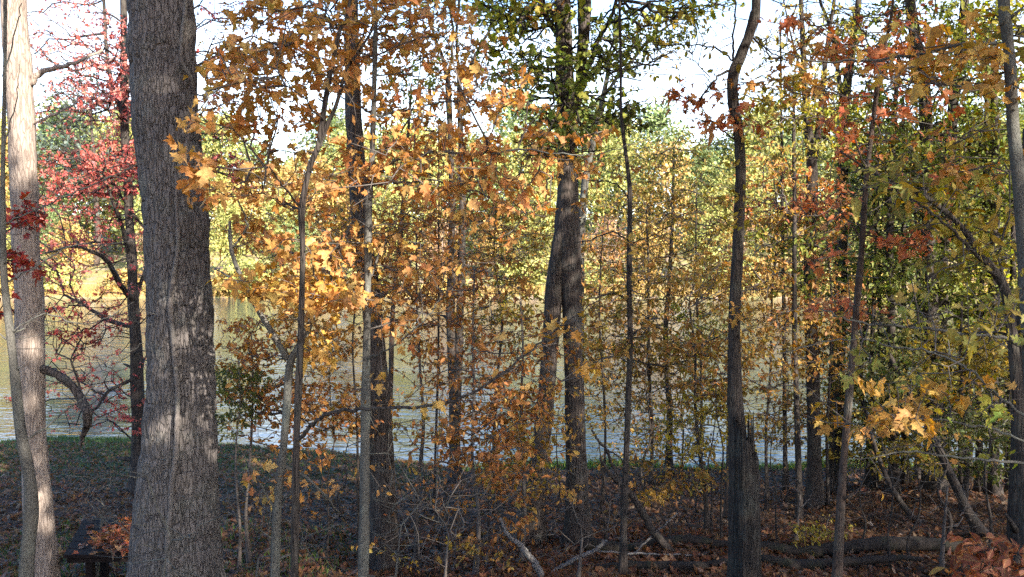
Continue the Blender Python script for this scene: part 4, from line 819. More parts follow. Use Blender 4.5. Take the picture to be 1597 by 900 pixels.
tree('maple_tree', 'smooth grey trunk at the right edge with long boughs of gold maple leaves', T_, 4.6,
     [[(1566, -10, 14), (1570, 40, 15), (1575, 100, 16), (1580, 200, 17), (1588, 280, 18), (1596, 380, 19), (1604, 500, 22), (1612, 700, 25), (1616, 900, 28)]],
     limbs=[[(1570, 72, 6), (1535, 66, 5.5), (1490, 70, 5), (1430, 86, 4.5, .1), (1350, 94, 4, .2), (1290, 96, 3, .3), (1240, 88, 2, .3), (1195, 74, 1.4, .4)], [(1585, 112, 4), (1535, 119, 3.5, .1), (1490, 128, 3, .2), (1430, 131, 2, .3)],
            [(1592, 540, 6), (1560, 525, 5, -.1), (1500, 520, 5, -.2), (1440, 512, 4.5, -.2), (1380, 508, 4, -.2), (1330, 500, 3, -.2), (1280, 482, 2, -.2)], [(1600, 650, 5), (1560, 620, 4.5), (1510, 575, 4), (1455, 550, 3.5), (1400, 541, 3), (1335, 528, 2.4), (1280, 535, 2), (1215, 553, 1.4)],
            [(1606, 725, 5), (1540, 716, 4), (1480, 713, 3.4), (1420, 704, 3), (1365, 712, 2), (1320, 718, 1.4)], [(1606, 690, 4), (1540, 668, 3.4), (1460, 655, 3), (1390, 648, 2.4), (1340, 662, 1.4)]],
     crown=[(1500, 60, 90, 36, -.7, .5, 28, 1.8, 0.094, 'maple', 'gold'), (1440, 110, 70, 24, -.6, .5, 23, 1.8, 0.086, 'maple', 'gold'), (1560, 120, 50, 40, -.7, .5, 18, 1.8, 0.094, 'maple', 'gold'), (1590, 40, 30, 60, -.6, .4, 8, 1.8, 0.100, 'maple', 'yolive'), (1400, 130, 50, 30, -.4, .5, 9, 1.4, 0.086, 'maple', 'gold'),
            (1450, 470, 90, 40, -.6, .3, 18, 1.6, 0.072, 'maple', 'yolive'), (1560, 480, 50, 60, -.6, .3, 18, 1.8, 0.078, 'maple', 'yolive'), (1420, 640, 80, 40, -.5, .3, 35, 2, 0.082, 'maple', 'gold'), (1340, 660, 40, 24, -.4, .2, 9, 1.8, 0.078, 'maple', 'gold'), (1400, 570, 80, 40, -.4, .3, 15, 1.4, 0.072, 'maple', 'yolive'), (1500, 620, 60, 40, -.4, .4, 10, 1.4, 0.072, 'maple', 'gold'),
            (1560, 640, 50, 50, -.5, .3, 9, 1.4, 0.072, 'maple', 'limeg'), (1250, 610, 40, 40, -.2, .4, 4, 1.4, 0.072, 'maple', 'gold'), (1340, 550, 30, 20, -.3, .1, 3, 1.4, 0.086, 'maple', 'yolive'), (1400, 740, 30, 40, -.2, .2, 3, 0.72, 0.078, 'oval', 'gold'), (1500, 700, 90, 30, -.3, .3, 8, 0.9, 0.064, 'oval', 'limeg')],
     top=(.2, -.3, 8.4, 12, 2.9, 320, 'gold'), bark=B_GREY, twig=B_TWIG, r0=.0017, extend=1.5, sides=18)
tree('broadleaf_shrub', 'leaning shrub with big oval yellow-green leaves along a long diagonal bough', 'shrub', 5.6,
     [[(1310, 236, 3), (1350, 262, 4), (1390, 285, 5.5), (1430, 300, 7), (1468, 325, 8), (1500, 355, 9), (1530, 395, 11), (1556, 430, 12), (1572, 470, 14), (1585, 600, 17), (1600, 800, 20), (1606, 900, 22)]],
     limbs=[[(1440, 306, 4), (1400, 300, 3), (1340, 275, 2)], [(1470, 325, 4), (1475, 280, 3), (1470, 240, 2)], [(1555, 430, 7), (1535, 410, 6, -.2), (1505, 380, 5, -.3), (1470, 345, 4, -.4), (1420, 310, 3, -.4), (1375, 280, 2, -.4)], [(1572, 470, 6), (1560, 400, 4), (1575, 330, 3)]],
     crown=[(1350, 265, 60, 36, -.5, .5, 19, 1.7, 0.099, 'oval', 'yolive'), (1420, 290, 60, 50, -.5, .5, 27, 2, 0.099, 'oval', 'yolive'), (1500, 310, 60, 50, -.5, .5, 30, 2.2, 0.091, 'oval', 'olive'), (1540, 240, 50, 50, -.4, .6, 22, 2.2, 0.083, 'oval', 'olive'), (1560, 360, 40, 50, -.4, .4, 25, 2.2, 0.091, 'oval', 'olive'),
            (1500, 410, 60, 30, -.4, .5, 25, 2.2, 0.083, 'oval', 'yolive'), (1500, 260, 50, 14, -.2, .6, 16, 2.8, 0.075, 'oval', 'orange'), (1480, 345, 50, 16, -.2, .6, 7, 2.2, 0.058, 'oval', 'gold'), (1400, 230, 50, 30, -.4, .4, 11, 1.7, 0.091, 'oval', 'yolive'), (1540, 480, 50, 30, -.4, .4, 15, 2.2, 0.083, 'oval', 'olive'), (1560, 180, 40, 30, -.3, .5, 11, 2.2, 0.083, 'oval', 'olive')],
     bark=B_DARK, twig=B_TWIG, r0=.0018, extend=0)
tree('leaning_tree', 'dark bare stem leaning up to the left out of the lower right corner thicket', S_, solve_d(1538, 836),
     [[(1385, 548, 6), (1400, 580, 8), (1422, 620, 10), (1452, 675, 11), (1480, 735, 12), (1508, 795, 14), (1538, 836, 17)]], crown=[(1380, 570, 60, 40, -.6, .6, 40, 5, .075, 'oval', 'deepgreen'), (1440, 600, 50, 30, -.6, .6, 22, 4, .08, 'oval', 'olive')], bark=B_DARK, extend=0)
tree('leaning_tree', 'thin black stem crossing behind the leaning stem, slanting the same way', S_, solve_d(1440, 815), [[(1350, 640, 5), (1362, 690, 7), (1385, 750, 8), (1410, 790, 8), (1440, 815, 10)]], crown=[(1350, 660, 50, 40, -.6, .6, 24, 4, .075, 'oval', 'olive')], bark=B_DARK, extend=0)
tree('broadleaf_shrub', 'low shrub with dull red-orange oval leaves in the lower right corner', 'shrub', 3.9,
     [[(1540, 860, 4), (1550, 920, 5), (1558, 1010, 7)], [(1500, 880, 3), (1530, 940, 4), (1556, 1010, 5)]],
     limbs=[[(1545, 890, 3), (1575, 865, 2.4), (1600, 855, 2)]],
     crown=[(1525, 870, 36, 26, -.3, .3, 16, 3.1, 0.072, 'oval', 'redbrown'), (1580, 870, 26, 26, -.3, .3, 13, 3.1, 0.072, 'oval', 'redbrown'), (1550, 890, 40, 12, -.3, .3, 12, 2.7, 0.068, 'oval', 'redbrown'), (1510, 880, 26, 18, -.3, .3, 6, 1.8, 0.072, 'oval', 'rust')], bark=B_DARK, extend=0, r0=.0015)

for px_, yt_, yb_, w_, ln_ in ((1362, 60, 762, 7, 10), (1412, 150, 758, 9, -4), (1528, 40, 768, 9, 12), (1578, 120, 770, 10, 4), (1225, 40, 768, 6, -8), (1298, 330, 772, 6, 6), (1500, 260, 756, 7, -6)):
    dd_ = solve_d(px_, yb_)
    tree('slender_tree', 'slim dark trunk standing in the shaded wood at the right', T_, dd_, [[(px_ + ln_, yt_, w_ * .5), (px_ + ln_ * .6, yt_ * .6 + yb_ * .4, w_ * .8), (px_ - 2, yt_ * .3 + yb_ * .7, w_), (px_, yb_, w_ * 1.3)]], crown=[(px_, yt_ + 150, 50, 80, -1, 1, 20, 2, .07, 'oval', 'limeg')], bark=B_DARK, extend=0, r0=.003, group='slim dark trunks in the shaded wood')

# understory of the middle
def understory(label, px, ytop, ybase, w_, crown, bark=B_DARK, lean=0, name='sapling_tree', r0=.0022, limbs=(), twig=None):
    d = solve_d(px, min(ybase, 912)) if ybase <= 912 else 8.5
    n = 6; path = []
    for s in np.linspace(0, 1, n):
        path.append((px + lean * (1 - s) + rng.normal(0, 5) * (0 < s < 1), ytop + (ybase - ytop) * s, w_ * (.35 + .65 * s)))
    return tree(name, label, S_, d, [path], limbs=limbs, crown=crown, bark=bark, twig=twig or B_TWIG, extend=0, r0=r0)
understory('beech sapling dense with rust-brown leaves, immediately right of the brown furrowed trunk', 650, 360, 880, 7,
   [(650, 400, 100, 72, -1, 1, 88, 4.2, .07, 'oval', 'rust'), (620, 480, 87, 60, -1, 1, 40, 3.5, .07, 'oval', 'rust'), (690, 540, 100, 72, -1, 1, 48, 3.5, .07, 'oval', 'rust'), (640, 340, 75, 48, -1, 1, 27, 3.5, .07, 'oval', 'rust'), (650, 700, 75, 72, -.8, .8, 19, 2.1, .07, 'oval', 'warm')], bark=B_TWIG)
understory('beech sapling with rust and amber leaves in front of the dark twin trunk', 740, 420, 905, 7,
   [(720, 450, 112, 48, -1, 1, 43, 3.7, .07, 'oval', 'rust'), (750, 560, 112, 60, -1, 1, 55, 3.7, .07, 'oval', 'rust'), (700, 640, 112, 60, -1, 1, 34, 2.5, .07, 'oval', 'rust'), (770, 680, 75, 72, -1, 1, 49, 3.7, .075, 'oval', 'rust'), (760, 620, 75, 48, -.8, .8, 16, 2.5, .08, 'oval', 'orange'), (720, 780, 112, 72, -.8, .8, 37, 2.5, .07, 'oval', 'rust'), (690, 860, 100, 36, -.6, .6, 18, 2.5, .07, 'oval', 'warm')], bark=B_TWIG)
understory('beech sapling full of amber-brown leaves at the left foot of the double trunk', 812, 470, 880, 7,
   [(810, 560, 62, 72, -.8, .8, 42, 3.1, .075, 'oval', 'rust'), (800, 660, 70, 60, -.8, .8, 62, 3.7, .08, 'oval', 'rust'), (810, 720, 62, 60, -.8, .8, 42, 3.7, .08, 'oval', 'warm'), (790, 780, 62, 48, -.8, .8, 25, 3.1, .075, 'oval', 'rust'), (850, 620, 50, 48, -.8, .4, 18, 2.5, .08, 'oval', 'gold'), (905, 700, 30, 72, -1, -.5, 11, 2.5, .075, 'oval', 'gold')], bark=B_TWIG)
understory('rust-leaved sapling beside the grey forked sapling, in front of the bright water', 392, 520, 880, 6,
   [(400, 540, 60, 40, -.8, .8, 40, 4, .07, 'oval', 'rust'), (500, 520, 60, 40, -.8, .8, 40, 4, .07, 'oval', 'orange'), (430, 620, 100, 60, -.8, .8, 60, 3, .07, 'oval', 'rust'), (540, 640, 70, 40, -.8, .8, 40, 3.5, .07, 'oval', 'orange'), (450, 560, 120, 90, -.8, .8, 60, 0, .07, 'oval', 'rust'), (400, 590, 87, 60, -.8, .8, 36, 3.2, .075, 'oval', 'rust'), (450, 640, 87, 72, -.8, .8, 42, 3.2, .075, 'oval', 'rust'), (530, 600, 75, 72, -.8, .8, 36, 3.2, .075, 'oval', 'rust'), (520, 670, 75, 48, -.8, .8, 26, 3.2, .075, 'oval', 'orange'), (370, 530, 50, 36, -.6, .6, 8, 2.6, .07, 'oval', 'rust'), (490, 690, 112, 36, -.6, .6, 14, 2.6, .075, 'oval', 'rust'), (430, 500, 75, 28, -.6, .6, 14, 3.2, .07, 'oval', 'rust')], bark=B_TWIG, r0=.0017)
understory('small honeysuckle with dark green leaves right beside the massive trunk', 372, 560, 900, 5,
   [(375, 610, 34, 40, -.4, .4, 46, 5, .055, 'oval', 'deepgreen'), (365, 660, 28, 26, -.4, .4, 20, 4, .055, 'oval', 'deepgreen')], bark=B_TWIG, r0=.0014)
understory('amber-leaved sapling in the middle of the gap between double trunk and crooked tree', 1043, 230, 738, 11,
   [(1050, 270, 90, 70, -1.4, 1.4, 137, 5, 0.076, 'oval', 'yolive'), (1040, 350, 110, 60, -1.4, 1.4, 137, 5, 0.076, 'oval', 'warm'), (1040, 440, 110, 50, -1.4, 1.4, 112, 5, 0.076, 'oval', 'mix'), (1030, 520, 100, 50, -1.4, 1.4, 137, 5, 0.076, 'oval', 'mix'), (1050, 600, 90, 50, -1.4, 1.2, 137, 5, 0.072, 'oval', 'mix'), (1040, 680, 60, 40, -1, .8, 62, 4, 0.072, 'oval', 'olive')], r0=.003, lean=8)
understory('thin dark sapling with olive leaves left of the amber-leaved sapling', 1016, 320, 760, 7,
   [(960, 430, 70, 70, -1, 1, 87, 4, 0.068, 'oval', 'warm'), (960, 590, 70, 60, -1, 1, 100, 5, 0.068, 'oval', 'mix'), (940, 530, 50, 50, -1, 1, 55, 5, 0.068, 'oval', 'olive'), (985, 680, 60, 50, -1, 1, 50, 3, 0.068, 'oval', 'mix'), (960, 360, 60, 60, -1, 1, 55, 4, 0.068, 'oval', 'yolive')], r0=.0028, lean=-8)
understory('slanting sapling with amber and green leaves in front of the right part of the water', 1105, 480, 830, 8,
   [(1100, 580, 60, 60, -1, 1, 80, 5, .075, 'oval', 'mix'), (1110, 660, 60, 50, -1, 1, 70, 5, .075, 'oval', 'olive'), (1060, 740, 80, 30, -1, 1, 36, 4, .075, 'oval', 'mix'), (1200, 560, 50, 50, -1, 1, 50, 4, .08, 'oval', 'mix'), (1120, 440, 50, 50, -1, 1, 40, 4, .08, 'oval', 'warm')], lean=-30, r0=.0024)
understory('olive-leaved sapling hanging over the water left of the double trunk', 772, 300, 800, 6,
   [(780, 370, 60, 60, -1, 1, 75, 4, 0.068, 'oval', 'warm'), (790, 450, 60, 60, -1, 1, 75, 4, 0.068, 'oval', 'olive'), (820, 400, 40, 60, -1, 1, 45, 4, 0.068, 'oval', 'yolive'), (780, 510, 60, 40, -1, 1, 62, 4, 0.068, 'oval', 'mix')], r0=.0024, lean=4)
understory('greenish sapling thick with small leaves behind the tall mossy trunk', 1352, 420, 760, 9,
   [(1340, 540, 70, 60, -1, 1, 90, 6, .08, 'oval', 'deepgreen'), (1290, 640, 60, 50, -1, 1, 70, 5, .08, 'oval', 'mix'), (1350, 620, 60, 50, -1, 1, 60, 5, .08, 'oval', 'olive'), (1230, 660, 50, 40, -1, 1, 46, 4, .075, 'oval', 'mix'), (1420, 640, 90, 50, -1, 1, 80, 5, .085, 'oval', 'deepgreen'), (1360, 700, 90, 30, -1, 1, 60, 5, .08, 'oval', 'olive')], r0=.0026)
understory('bushy dark sapling filling the thicket below the right-hand boughs', 1500, 470, 800, 9,
   [(1480, 560, 80, 60, -1, 1, 90, 6, .085, 'oval', 'olive'), (1560, 700, 60, 50, -1, 1, 60, 5, .085, 'oval', 'deepgreen'), (1500, 680, 70, 50, -1, 1, 70, 5, .085, 'oval', 'deepgreen'), (1440, 700, 60, 40, -1, 1, 40, 4, .085, 'oval', 'olive'), (1560, 540, 50, 50, -1, 1, 60, 6, .085, 'oval', 'olive')], r0=.0026)
for lab, px_, yt_, yb_, pal_ in (('dense green understory tree just right of the slim brown pole', 1372, 180, 752, 'green'), ('dense green understory tree behind the stout knotted trunk', 1430, 160, 748, 'deepgreen'),
        ('dense yellow-green understory tree behind the diagonal leafy bough', 1512, 150, 750, 'limeg'), ('dense dark green understory tree at the right edge', 1575, 170, 752, 'deepgreen')):
    understory(lab, px_, yt_, yb_, 9, [(px_, yt_ + 90 + 130 * q, 62, 60, -1.2, 1.2, 46, 5, .1, 'oval', pal_ if q != 2 else 'green') for q in range(4)], name='understory_tree', r0=.003)
understory('airy sapling with orange leaves just right of the double trunk', 938, 330, 790, 5, [(940, 400, 60, 60, -1, 1, 50, 4, .065, 'oval', 'orange'), (940, 490, 60, 50, -1, 1, 50, 4, .065, 'oval', 'mix'), (930, 600, 50, 60, -1, 1, 36, 4, .065, 'oval', 'gold')], lean=6)
understory('airy sapling with orange and green leaves left of the crooked tree', 1092, 300, 775, 5, [(1095, 360, 60, 60, -1, 1, 56, 4, .07, 'oval', 'warm'), (1100, 450, 60, 50, -1, 1, 50, 4, .07, 'oval', 'orange'), (1090, 520, 60, 50, -1, 1, 40, 4, .07, 'oval', 'limeg')], lean=-6)
understory('airy orange-leaved sapling just right of the crooked tree and snag', 1196, 230, 800, 5, [(1200, 290, 50, 60, -1, 1, 56, 4, .07, 'oval', 'orange'), (1195, 380, 50, 50, -1, 1, 50, 4, .07, 'oval', 'warm'), (1200, 470, 50, 50, -1, 1, 50, 4, .07, 'oval', 'orange'), (1205, 640, 50, 50, -1, 1, 40, 4, .07, 'oval', 'mix')], lean=4)
understory('airy sapling with orange leaves between the forked dark trunk and the tall mossy one', 1292, 260, 790, 5, [(1290, 340, 40, 60, -1, 1, 44, 4, .07, 'oval', 'orange'), (1290, 450, 50, 50, -1, 1, 50, 4, .07, 'oval', 'orange'), (1290, 540, 50, 50, -1, 1, 40, 4, .07, 'oval', 'gold')], lean=4)
understory('airy orange-leaved sapling in front of the thick brown furrowed trunk', 560, 300, 895, 5, [(540, 350, 70, 50, -.8, .8, 44, 4, .06, 'oval', 'orange'), (500, 430, 80, 40, -.8, .8, 44, 4, .06, 'oval', 'orange'), (620, 420, 60, 50, -.8, .8, 36, 4, .06, 'oval', 'orange'), (480, 360, 60, 40, -.8, .8, 30, 4, .06, 'oval', 'gold')], lean=-10)
understory('airy amber-leaved sapling reaching up left of the dark twin trunk', 676, 200, 800, 5, [(670, 260, 60, 50, -1, 1, 44, 4, .07, 'oval', 'orange'), (740, 300, 70, 50, -1, 1, 50, 4, .07, 'oval', 'orange'), (800, 350, 60, 40, -1, 1, 40, 4, .07, 'oval', 'warm')], lean=8)
understory('small green bush on the leaf litter behind the lower end of the slim brown pole', 1280, 800, 858, 4,
   [(1270, 835, 40, 22, -.5, .5, 26, 4, .05, 'oval', 'olive')], name='low_bush', r0=.0016)
understory('young maple seedling with a few yellow leaves on the open leaf litter', 1040, 745, 845, 3, [(1035, 785, 34, 22, -.5, .5, 14, 3, .07, 'maple', 'gold')], r0=.0014)

# bare thin stems standing in the litter, too alike to tell apart
bare = [(508, 560, 880, 3, 6), (690, 620, 870, 3, -4), (868, 640, 800, 3, 3), (946, 690, 850, 4, -12), (1006, 560, 770, 4, 4), (1082, 640, 800, 3, 5), (1110, 650, 840, 4, 6), (1126, 600, 845, 4, -10),
        (1198, 620, 800, 3, 3), (1213, 640, 850, 3, -5), (1226, 560, 790, 3, 2), (1392, 640, 890, 4, -14), (1420, 700, 880, 4, 8), (1340, 690, 850, 3, 4), (655, 700, 895, 3, 4), (765, 690, 850, 4, 0), (1062, 560, 745, 4, -3), (1545, 640, 860, 5, -16), (536, 680, 800, 3, 10), (1475, 640, 850, 5, -10)]
for px, yt, yb, w_, ln in bare:
    o = understory('thin bare dark stem standing up from the leaf litter', px, yt, yb, w_, [(px + ln, yt + 40, 30, 50, -.4, .4, 7, .8, .06, 'oval', 'warm')], lean=ln, name='bare_sapling', r0=.0016)
    o['group'] = 'thin bare stems in the leaf litter'
# pale leafless brush in front of the massive trunk
def brush(label, px, py, d, regions, bark=B_GREY):
    tree('bare_shrub', label, 'shrub', d, [[(px + 8, py - 90, 3), (px, py, 5)]], crown=[(cx, cy, rx, ry, -.5, .5, n, 0, .05, 'oval', 'rust') for cx, cy, rx, ry, n in regions], bark=bark, twig=bark, extend=0, r0=.0013, twigs_only=True, reach=.15)
brush('leafless thorny grey shrub with tangled twigs at the foot of the massive trunk', 250, 960, 4.9, [(250, 850, 90, 50, 34), (200, 780, 70, 60, 22), (320, 800, 60, 70, 26), (230, 700, 40, 60, 10)])
brush('leafless tangle of grey twigs right of the massive trunk, below the forked sapling', 395, 960, 5.6, [(400, 820, 60, 70, 40), (370, 740, 40, 70, 22), (480, 840, 70, 60, 30), (440, 700, 60, 50, 16)])
brush('leafless pale shrub with crossing whips in front of the brown furrowed trunk', 612, 960, 5.8, [(640, 800, 60, 70, 22), (590, 860, 50, 40, 16), (700, 760, 60, 60, 14), (600, 700, 80, 60, 18)])
brush('leafless grey brush on the grass left of the brown table', 150, 900, 8.8, [(150, 790, 60, 40, 22), (180, 750, 50, 40, 14), (90, 760, 40, 50, 12)])

brush('leafless brown brush of thin whips in front of the double trunk', 900, 930, 9.0, [(880, 820, 60, 50, 26), (960, 800, 60, 60, 26), (930, 740, 60, 50, 16)], B_TWIG)
brush('leafless brown brush between the rust-leaved saplings and the dark twin trunk', 690, 940, 8.4, [(690, 820, 90, 60, 40), (640, 760, 60, 60, 20), (760, 740, 60, 60, 20)], B_TWIG)
brush('leafless dark brush right of the broken snag, behind the logs', 1240, 860, 12.0, [(1230, 780, 60, 50, 30), (1330, 770, 70, 50, 30), (1200, 720, 40, 50, 16)], B_TWIG)
brush('leafless dark brush in the lower right thicket', 1470, 850, 10.5, [(1430, 770, 70, 60, 34), (1530, 760, 60, 60, 30), (1480, 700, 60, 50, 20)], B_TWIG)

# ------------------------------------------------------------------ dead wood on the ground
def dead(name, label, paths, bark, d, sides=10, group=None, lift=0.0, onground=True):
    P0 = px_path(paths[0], d); a = P0[0]
    root = thing(name, (a[0], a[1], float(ground(a[0], a[1]))), label, 'log' if name == 'fallen_log' else 'branch', group); off = np.array(root.location)
    for k, pth in enumerate(paths):
        S = spline(px_path(pth, d), 6)
        if onground:
            for q in S: q[2] = max(q[2], float(ground(q[0], q[1])) + q[3] * .7 + lift)
        S[1:-1, :3] += rng.normal(0, .006, (len(S) - 2, 3)); S[:, 3] *= 1 + rng.normal(0, .05, len(S))
        mb = MB(); mb.tube(S[:, :3], S[:, 3], sides); mb.build('trunk' if name == 'fallen_log' and k == 0 else 'limb', bark, root, off)
dead('fallen_log', 'long dark fallen log lying across the lower right litter, arched at its middle', [[(1180, 862, 17), (1240, 862, 18), (1300, 857, 20), (1360, 850, 22), (1420, 848, 22), (1480, 851, 20), (1540, 862, 18), (1600, 880, 16)], [(1452, 848, 8), (1448, 838, 5), (1446, 830, 3)]], B_LOG, 11.4, 14)
dead('fallen_log', 'shorter black log in front of the arched one, half buried in red leaves', [[(1186, 886, 17), (1240, 883, 18), (1300, 880, 16), (1350, 873, 12), (1400, 870, 9), (1440, 872, 6)]], B_LOG, 10.6, 14)
dead('fallen_log', 'dark rotting log between the double trunk and the broken snag', [[(905, 848, 20), (950, 852, 18), (1010, 860, 17), (1080, 866, 16), (1150, 872, 14)]], B_LOG, 11.6, 12)
dead('fallen_log', 'nearest rotten log, low among the red leaves left of the snag', [[(930, 898, 12), (985, 888, 16), (1040, 884, 18), (1100, 884, 16), (1140, 892, 12)]], B_LOG, 10.5, 12)
dead('dead_tree', 'dark dead tree leaning steeply left over the litter, right of the double trunk', [[(1052, 866, 13), (1034, 848, 13), (1016, 824, 12), (1000, 796, 11), (984, 772, 10), (968, 756, 8), (950, 738, 6), (936, 714, 4)], [(970, 758, 6), (955, 725, 5), (945, 700, 4.5), (932, 686, 4), (923, 670, 3)], [(948, 702, 3), (965, 712, 2.4), (975, 728, 2)]], B_DARK, solve_d(1050, 864), onground=False)
dead('fallen_branch', 'pale grey bare branch rising from the bottom edge left of the double trunk', [[(846, 905, 12), (836, 880, 11), (826, 868, 10), (812, 852, 9), (800, 842, 7), (788, 826, 5), (780, 808, 3)]], B_DEAD, 9.4, onground=False)
dead('fallen_branch', 'pale barkless branch slanting up to the right in front of the double trunk base', [[(842, 900, 6), (865, 890, 6), (890, 876, 7), (915, 864, 7), (932, 856, 6), (946, 843, 4)], [(930, 857, 4), (938, 848, 3), (940, 842, 2)]], B_DEAD, 10.0, onground=False)
dead('fallen_branch', 'straight pale stick lying level in front of the rotting log', [[(932, 860, 3), (980, 863, 3.5), (1040, 865, 3.5), (1098, 866, 2.5)]], B_DEAD, 11.0)
dead('fallen_branch', 'thin pale stick propped at a slant above the level stick', [[(990, 862, 3), (1015, 838, 3), (1040, 815, 2.6), (1056, 800, 2)]], B_DEAD, 11.2, onground=False)
dead('fallen_branch', 'short dark stick lying on the open litter beyond the leaning dead tree', [[(1078, 806, 4), (1095, 804, 5), (1112, 801, 4)]], B_DARK, 14.6)

# ------------------------------------------------------------------ table
def table():
    d = 8.0
    A, B_, Cc = at(100, 866, d), at(300, 858, d + .08), at(133, 809, d)
    # back corner: same height as the front edge
    zt = A[2]
    def onz(px, py):
        a, b = (px - CX) / F, (CY - py) / F; ry, rz = CP + b * SP, -SP + b * CP
        t = (zt - CAMZ) / rz; return np.array((a * t, ry * t, zt))
    A, Bk = onz(99, 866), onz(131, 808); fx = onz(300, 862) - A; fx /= np.linalg.norm(fx); dep = Bk - A
    W, D = 1.22, float(np.linalg.norm(dep)); uy = np.array((-fx[1], fx[0], 0)); sh = float(dep @ fx)
    ang = math.atan2(fx[1], fx[0]); c0 = A + fx * W / 2 + dep / 2
    gz = float(ground(c0[0], c0[1]))
    root = thing('wooden_table', (c0[0], c0[1], gz), 'dark brown plank table with red leaves on its top, left of the massive trunk', 'table'); off = np.array((c0[0], c0[1], gz))
    uyd = dep / D; n = 6
    mb = MB()
    for k in range(n):
        a = A + dep * (k / n + .004); b = A + dep * ((k + 1) / n - .008)
        V = [a, a + fx * W, b + fx * W, b]
        V = np.array([v + np.array((0, 0, 0)) for v in V] + [v - np.array((0, 0, .034)) for v in V])
        mb.add(V, [(0, 1, 2, 3), (4, 7, 6, 5), (0, 4, 5, 1), (1, 5, 6, 2), (2, 6, 7, 3), (3, 7, 4, 0)])
    WOOD = simple_mat('stained_planks', (.010, .007, .0065), (.020, .014, .013), 14, .9, (1, 12, 1))
    WOOD.node_tree.nodes['Principled BSDF'].inputs['Specular IOR Level'].default_value = .12
    mb.build('tabletop', WOOD, root, off, False)
    mb = MB(); e = A + uyd * .02
    mb.box(A + fx * W / 2 + uyd * .06 - np.array((0, 0, .066)), (W / 2 - .03, .018, .03), ang); mb.build('apron', WOOD, root, off, False)
    for u, v in ((.24, .14), (W - .2, .14), (.24, D - .14), (W - .2, D - .14)):
        q = A + fx * u + uyd * v; g = float(ground(q[0], q[1])); h = zt - .036 - g + .1
        mb = MB(); mb.box((q[0], q[1], g - .1 + h / 2), (.035, .035, h / 2), ang); mb.build('leg', WOOD, root, off, False)
    k = 2600; u = np.clip(rng.normal(.78, .24, k), .12, W - .04); v = D * np.clip(rng.normal(.42, .2, k), .03, .97)
    P = A + fx * u[:, None] + uyd * v[:, None] + np.array((0, 0, 1)) * (.006 + rng.uniform(0, .06, k) * np.exp(-((u - .78) / .3) ** 2))[:, None]
    mb = MB(); cc = np.where(rng.uniform(0, 1, (k, 1)) < .3, colours('litterred', k, .3), colours('coral', k, .3) * .9)
    add_leaves(mb, 'maple', P, rng.normal(0, 1, (k, 3)) * np.array((1, 1, .2)), np.array((0, 0, 1)) + rng.normal(0, .3, (k, 3)), rng.uniform(.05, .085, k), cc)
    tag(mb.build('fallen_leaves', LEAF), kind='stuff')
table()

# ------------------------------------------------------------------ ducks on the river
DUCK = simple_mat('duck_plumage', (.1, .1, .1), (.06, .045, .03), 30, .7, attr=True)
def duck(label, px, py, rz, body, head, bill):
    a, b = (px - CX) / F, (CY - py) / F; ry, rz_ = CP + b * SP, -SP + b * CP; t = -CAMZ / rz_; loc = (a * t, ry * t, 0)
    prof = [(-.30, .13, .012, .006), (-.26, .11, .04, .02), (-.2, .085, .075, .05), (-.1, .06, .11, .085), (.02, .05, .12, .095), (.12, .055, .105, .09), (.19, .085, .075, .075), (.215, .14, .045, .05), (.222, .19, .036, .04), (.235, .235, .043, .045), (.265, .25, .042, .04), (.295, .243, .026, .026), (.31, .235, .018, .013), (.345, .23, .02, .007), (.36, .228, .012, .004)]
    V, C = [], []; sd = 14; pr = np.array(prof)
    tg_ = np.gradient(pr[:, :2], axis=0); tg_ /= np.linalg.norm(tg_, axis=1, keepdims=True)
    for (x, z, wy, wz), tt in zip(prof, tg_):
        for q in range(sd):
            th = q / sd * 2 * np.pi; V.append((x - tt[1] * wz * math.sin(th), wy * math.cos(th), z + tt[0] * wz * math.sin(th)))
            C.append(bill if x > .30 else head if (x > .21 and z > .16) else body)
    k = len(prof); i = np.arange(k - 1)[:, None] * sd; j = np.arange(sd)[None]; j2 = (j + 1) % sd
    Q = np.stack([i + j, i + j2, i + sd + j2, i + sd + j], -1).reshape(-1, 4); n = len(V)
    V += [(-.305, 0, .132), (.365, 0, .228)]; C += [body, bill]; jj = np.arange(sd)
    T = np.vstack([np.stack([np.full(sd, n), (jj + 1) % sd, jj], -1), np.stack([np.full(sd, n + 1), (k - 1) * sd + jj, (k - 1) * sd + (jj + 1) % sd], -1)])
    o = link('duck', raw_mesh('duck', V, Q, T, col=np.array(C)), DUCK, loc=loc); o.rotation_euler = (0, 0, rz)
    tag(o, label, 'duck', 'ducks on the river')
duck('brown duck swimming lowest of the dark three, nearest the bank', 158, 621, 2.9, (.11, .08, .055), (.05, .05, .035), (.25, .2, .06))
duck('dark duck swimming right of the other dark ducks, with raised head', 178, 608, .3, (.06, .055, .05), (.02, .045, .025), (.3, .26, .05))
duck('brown duck swimming farthest out of the dark three', 155, 611, 3.3, (.10, .075, .055), (.05, .045, .035), (.25, .18, .05))

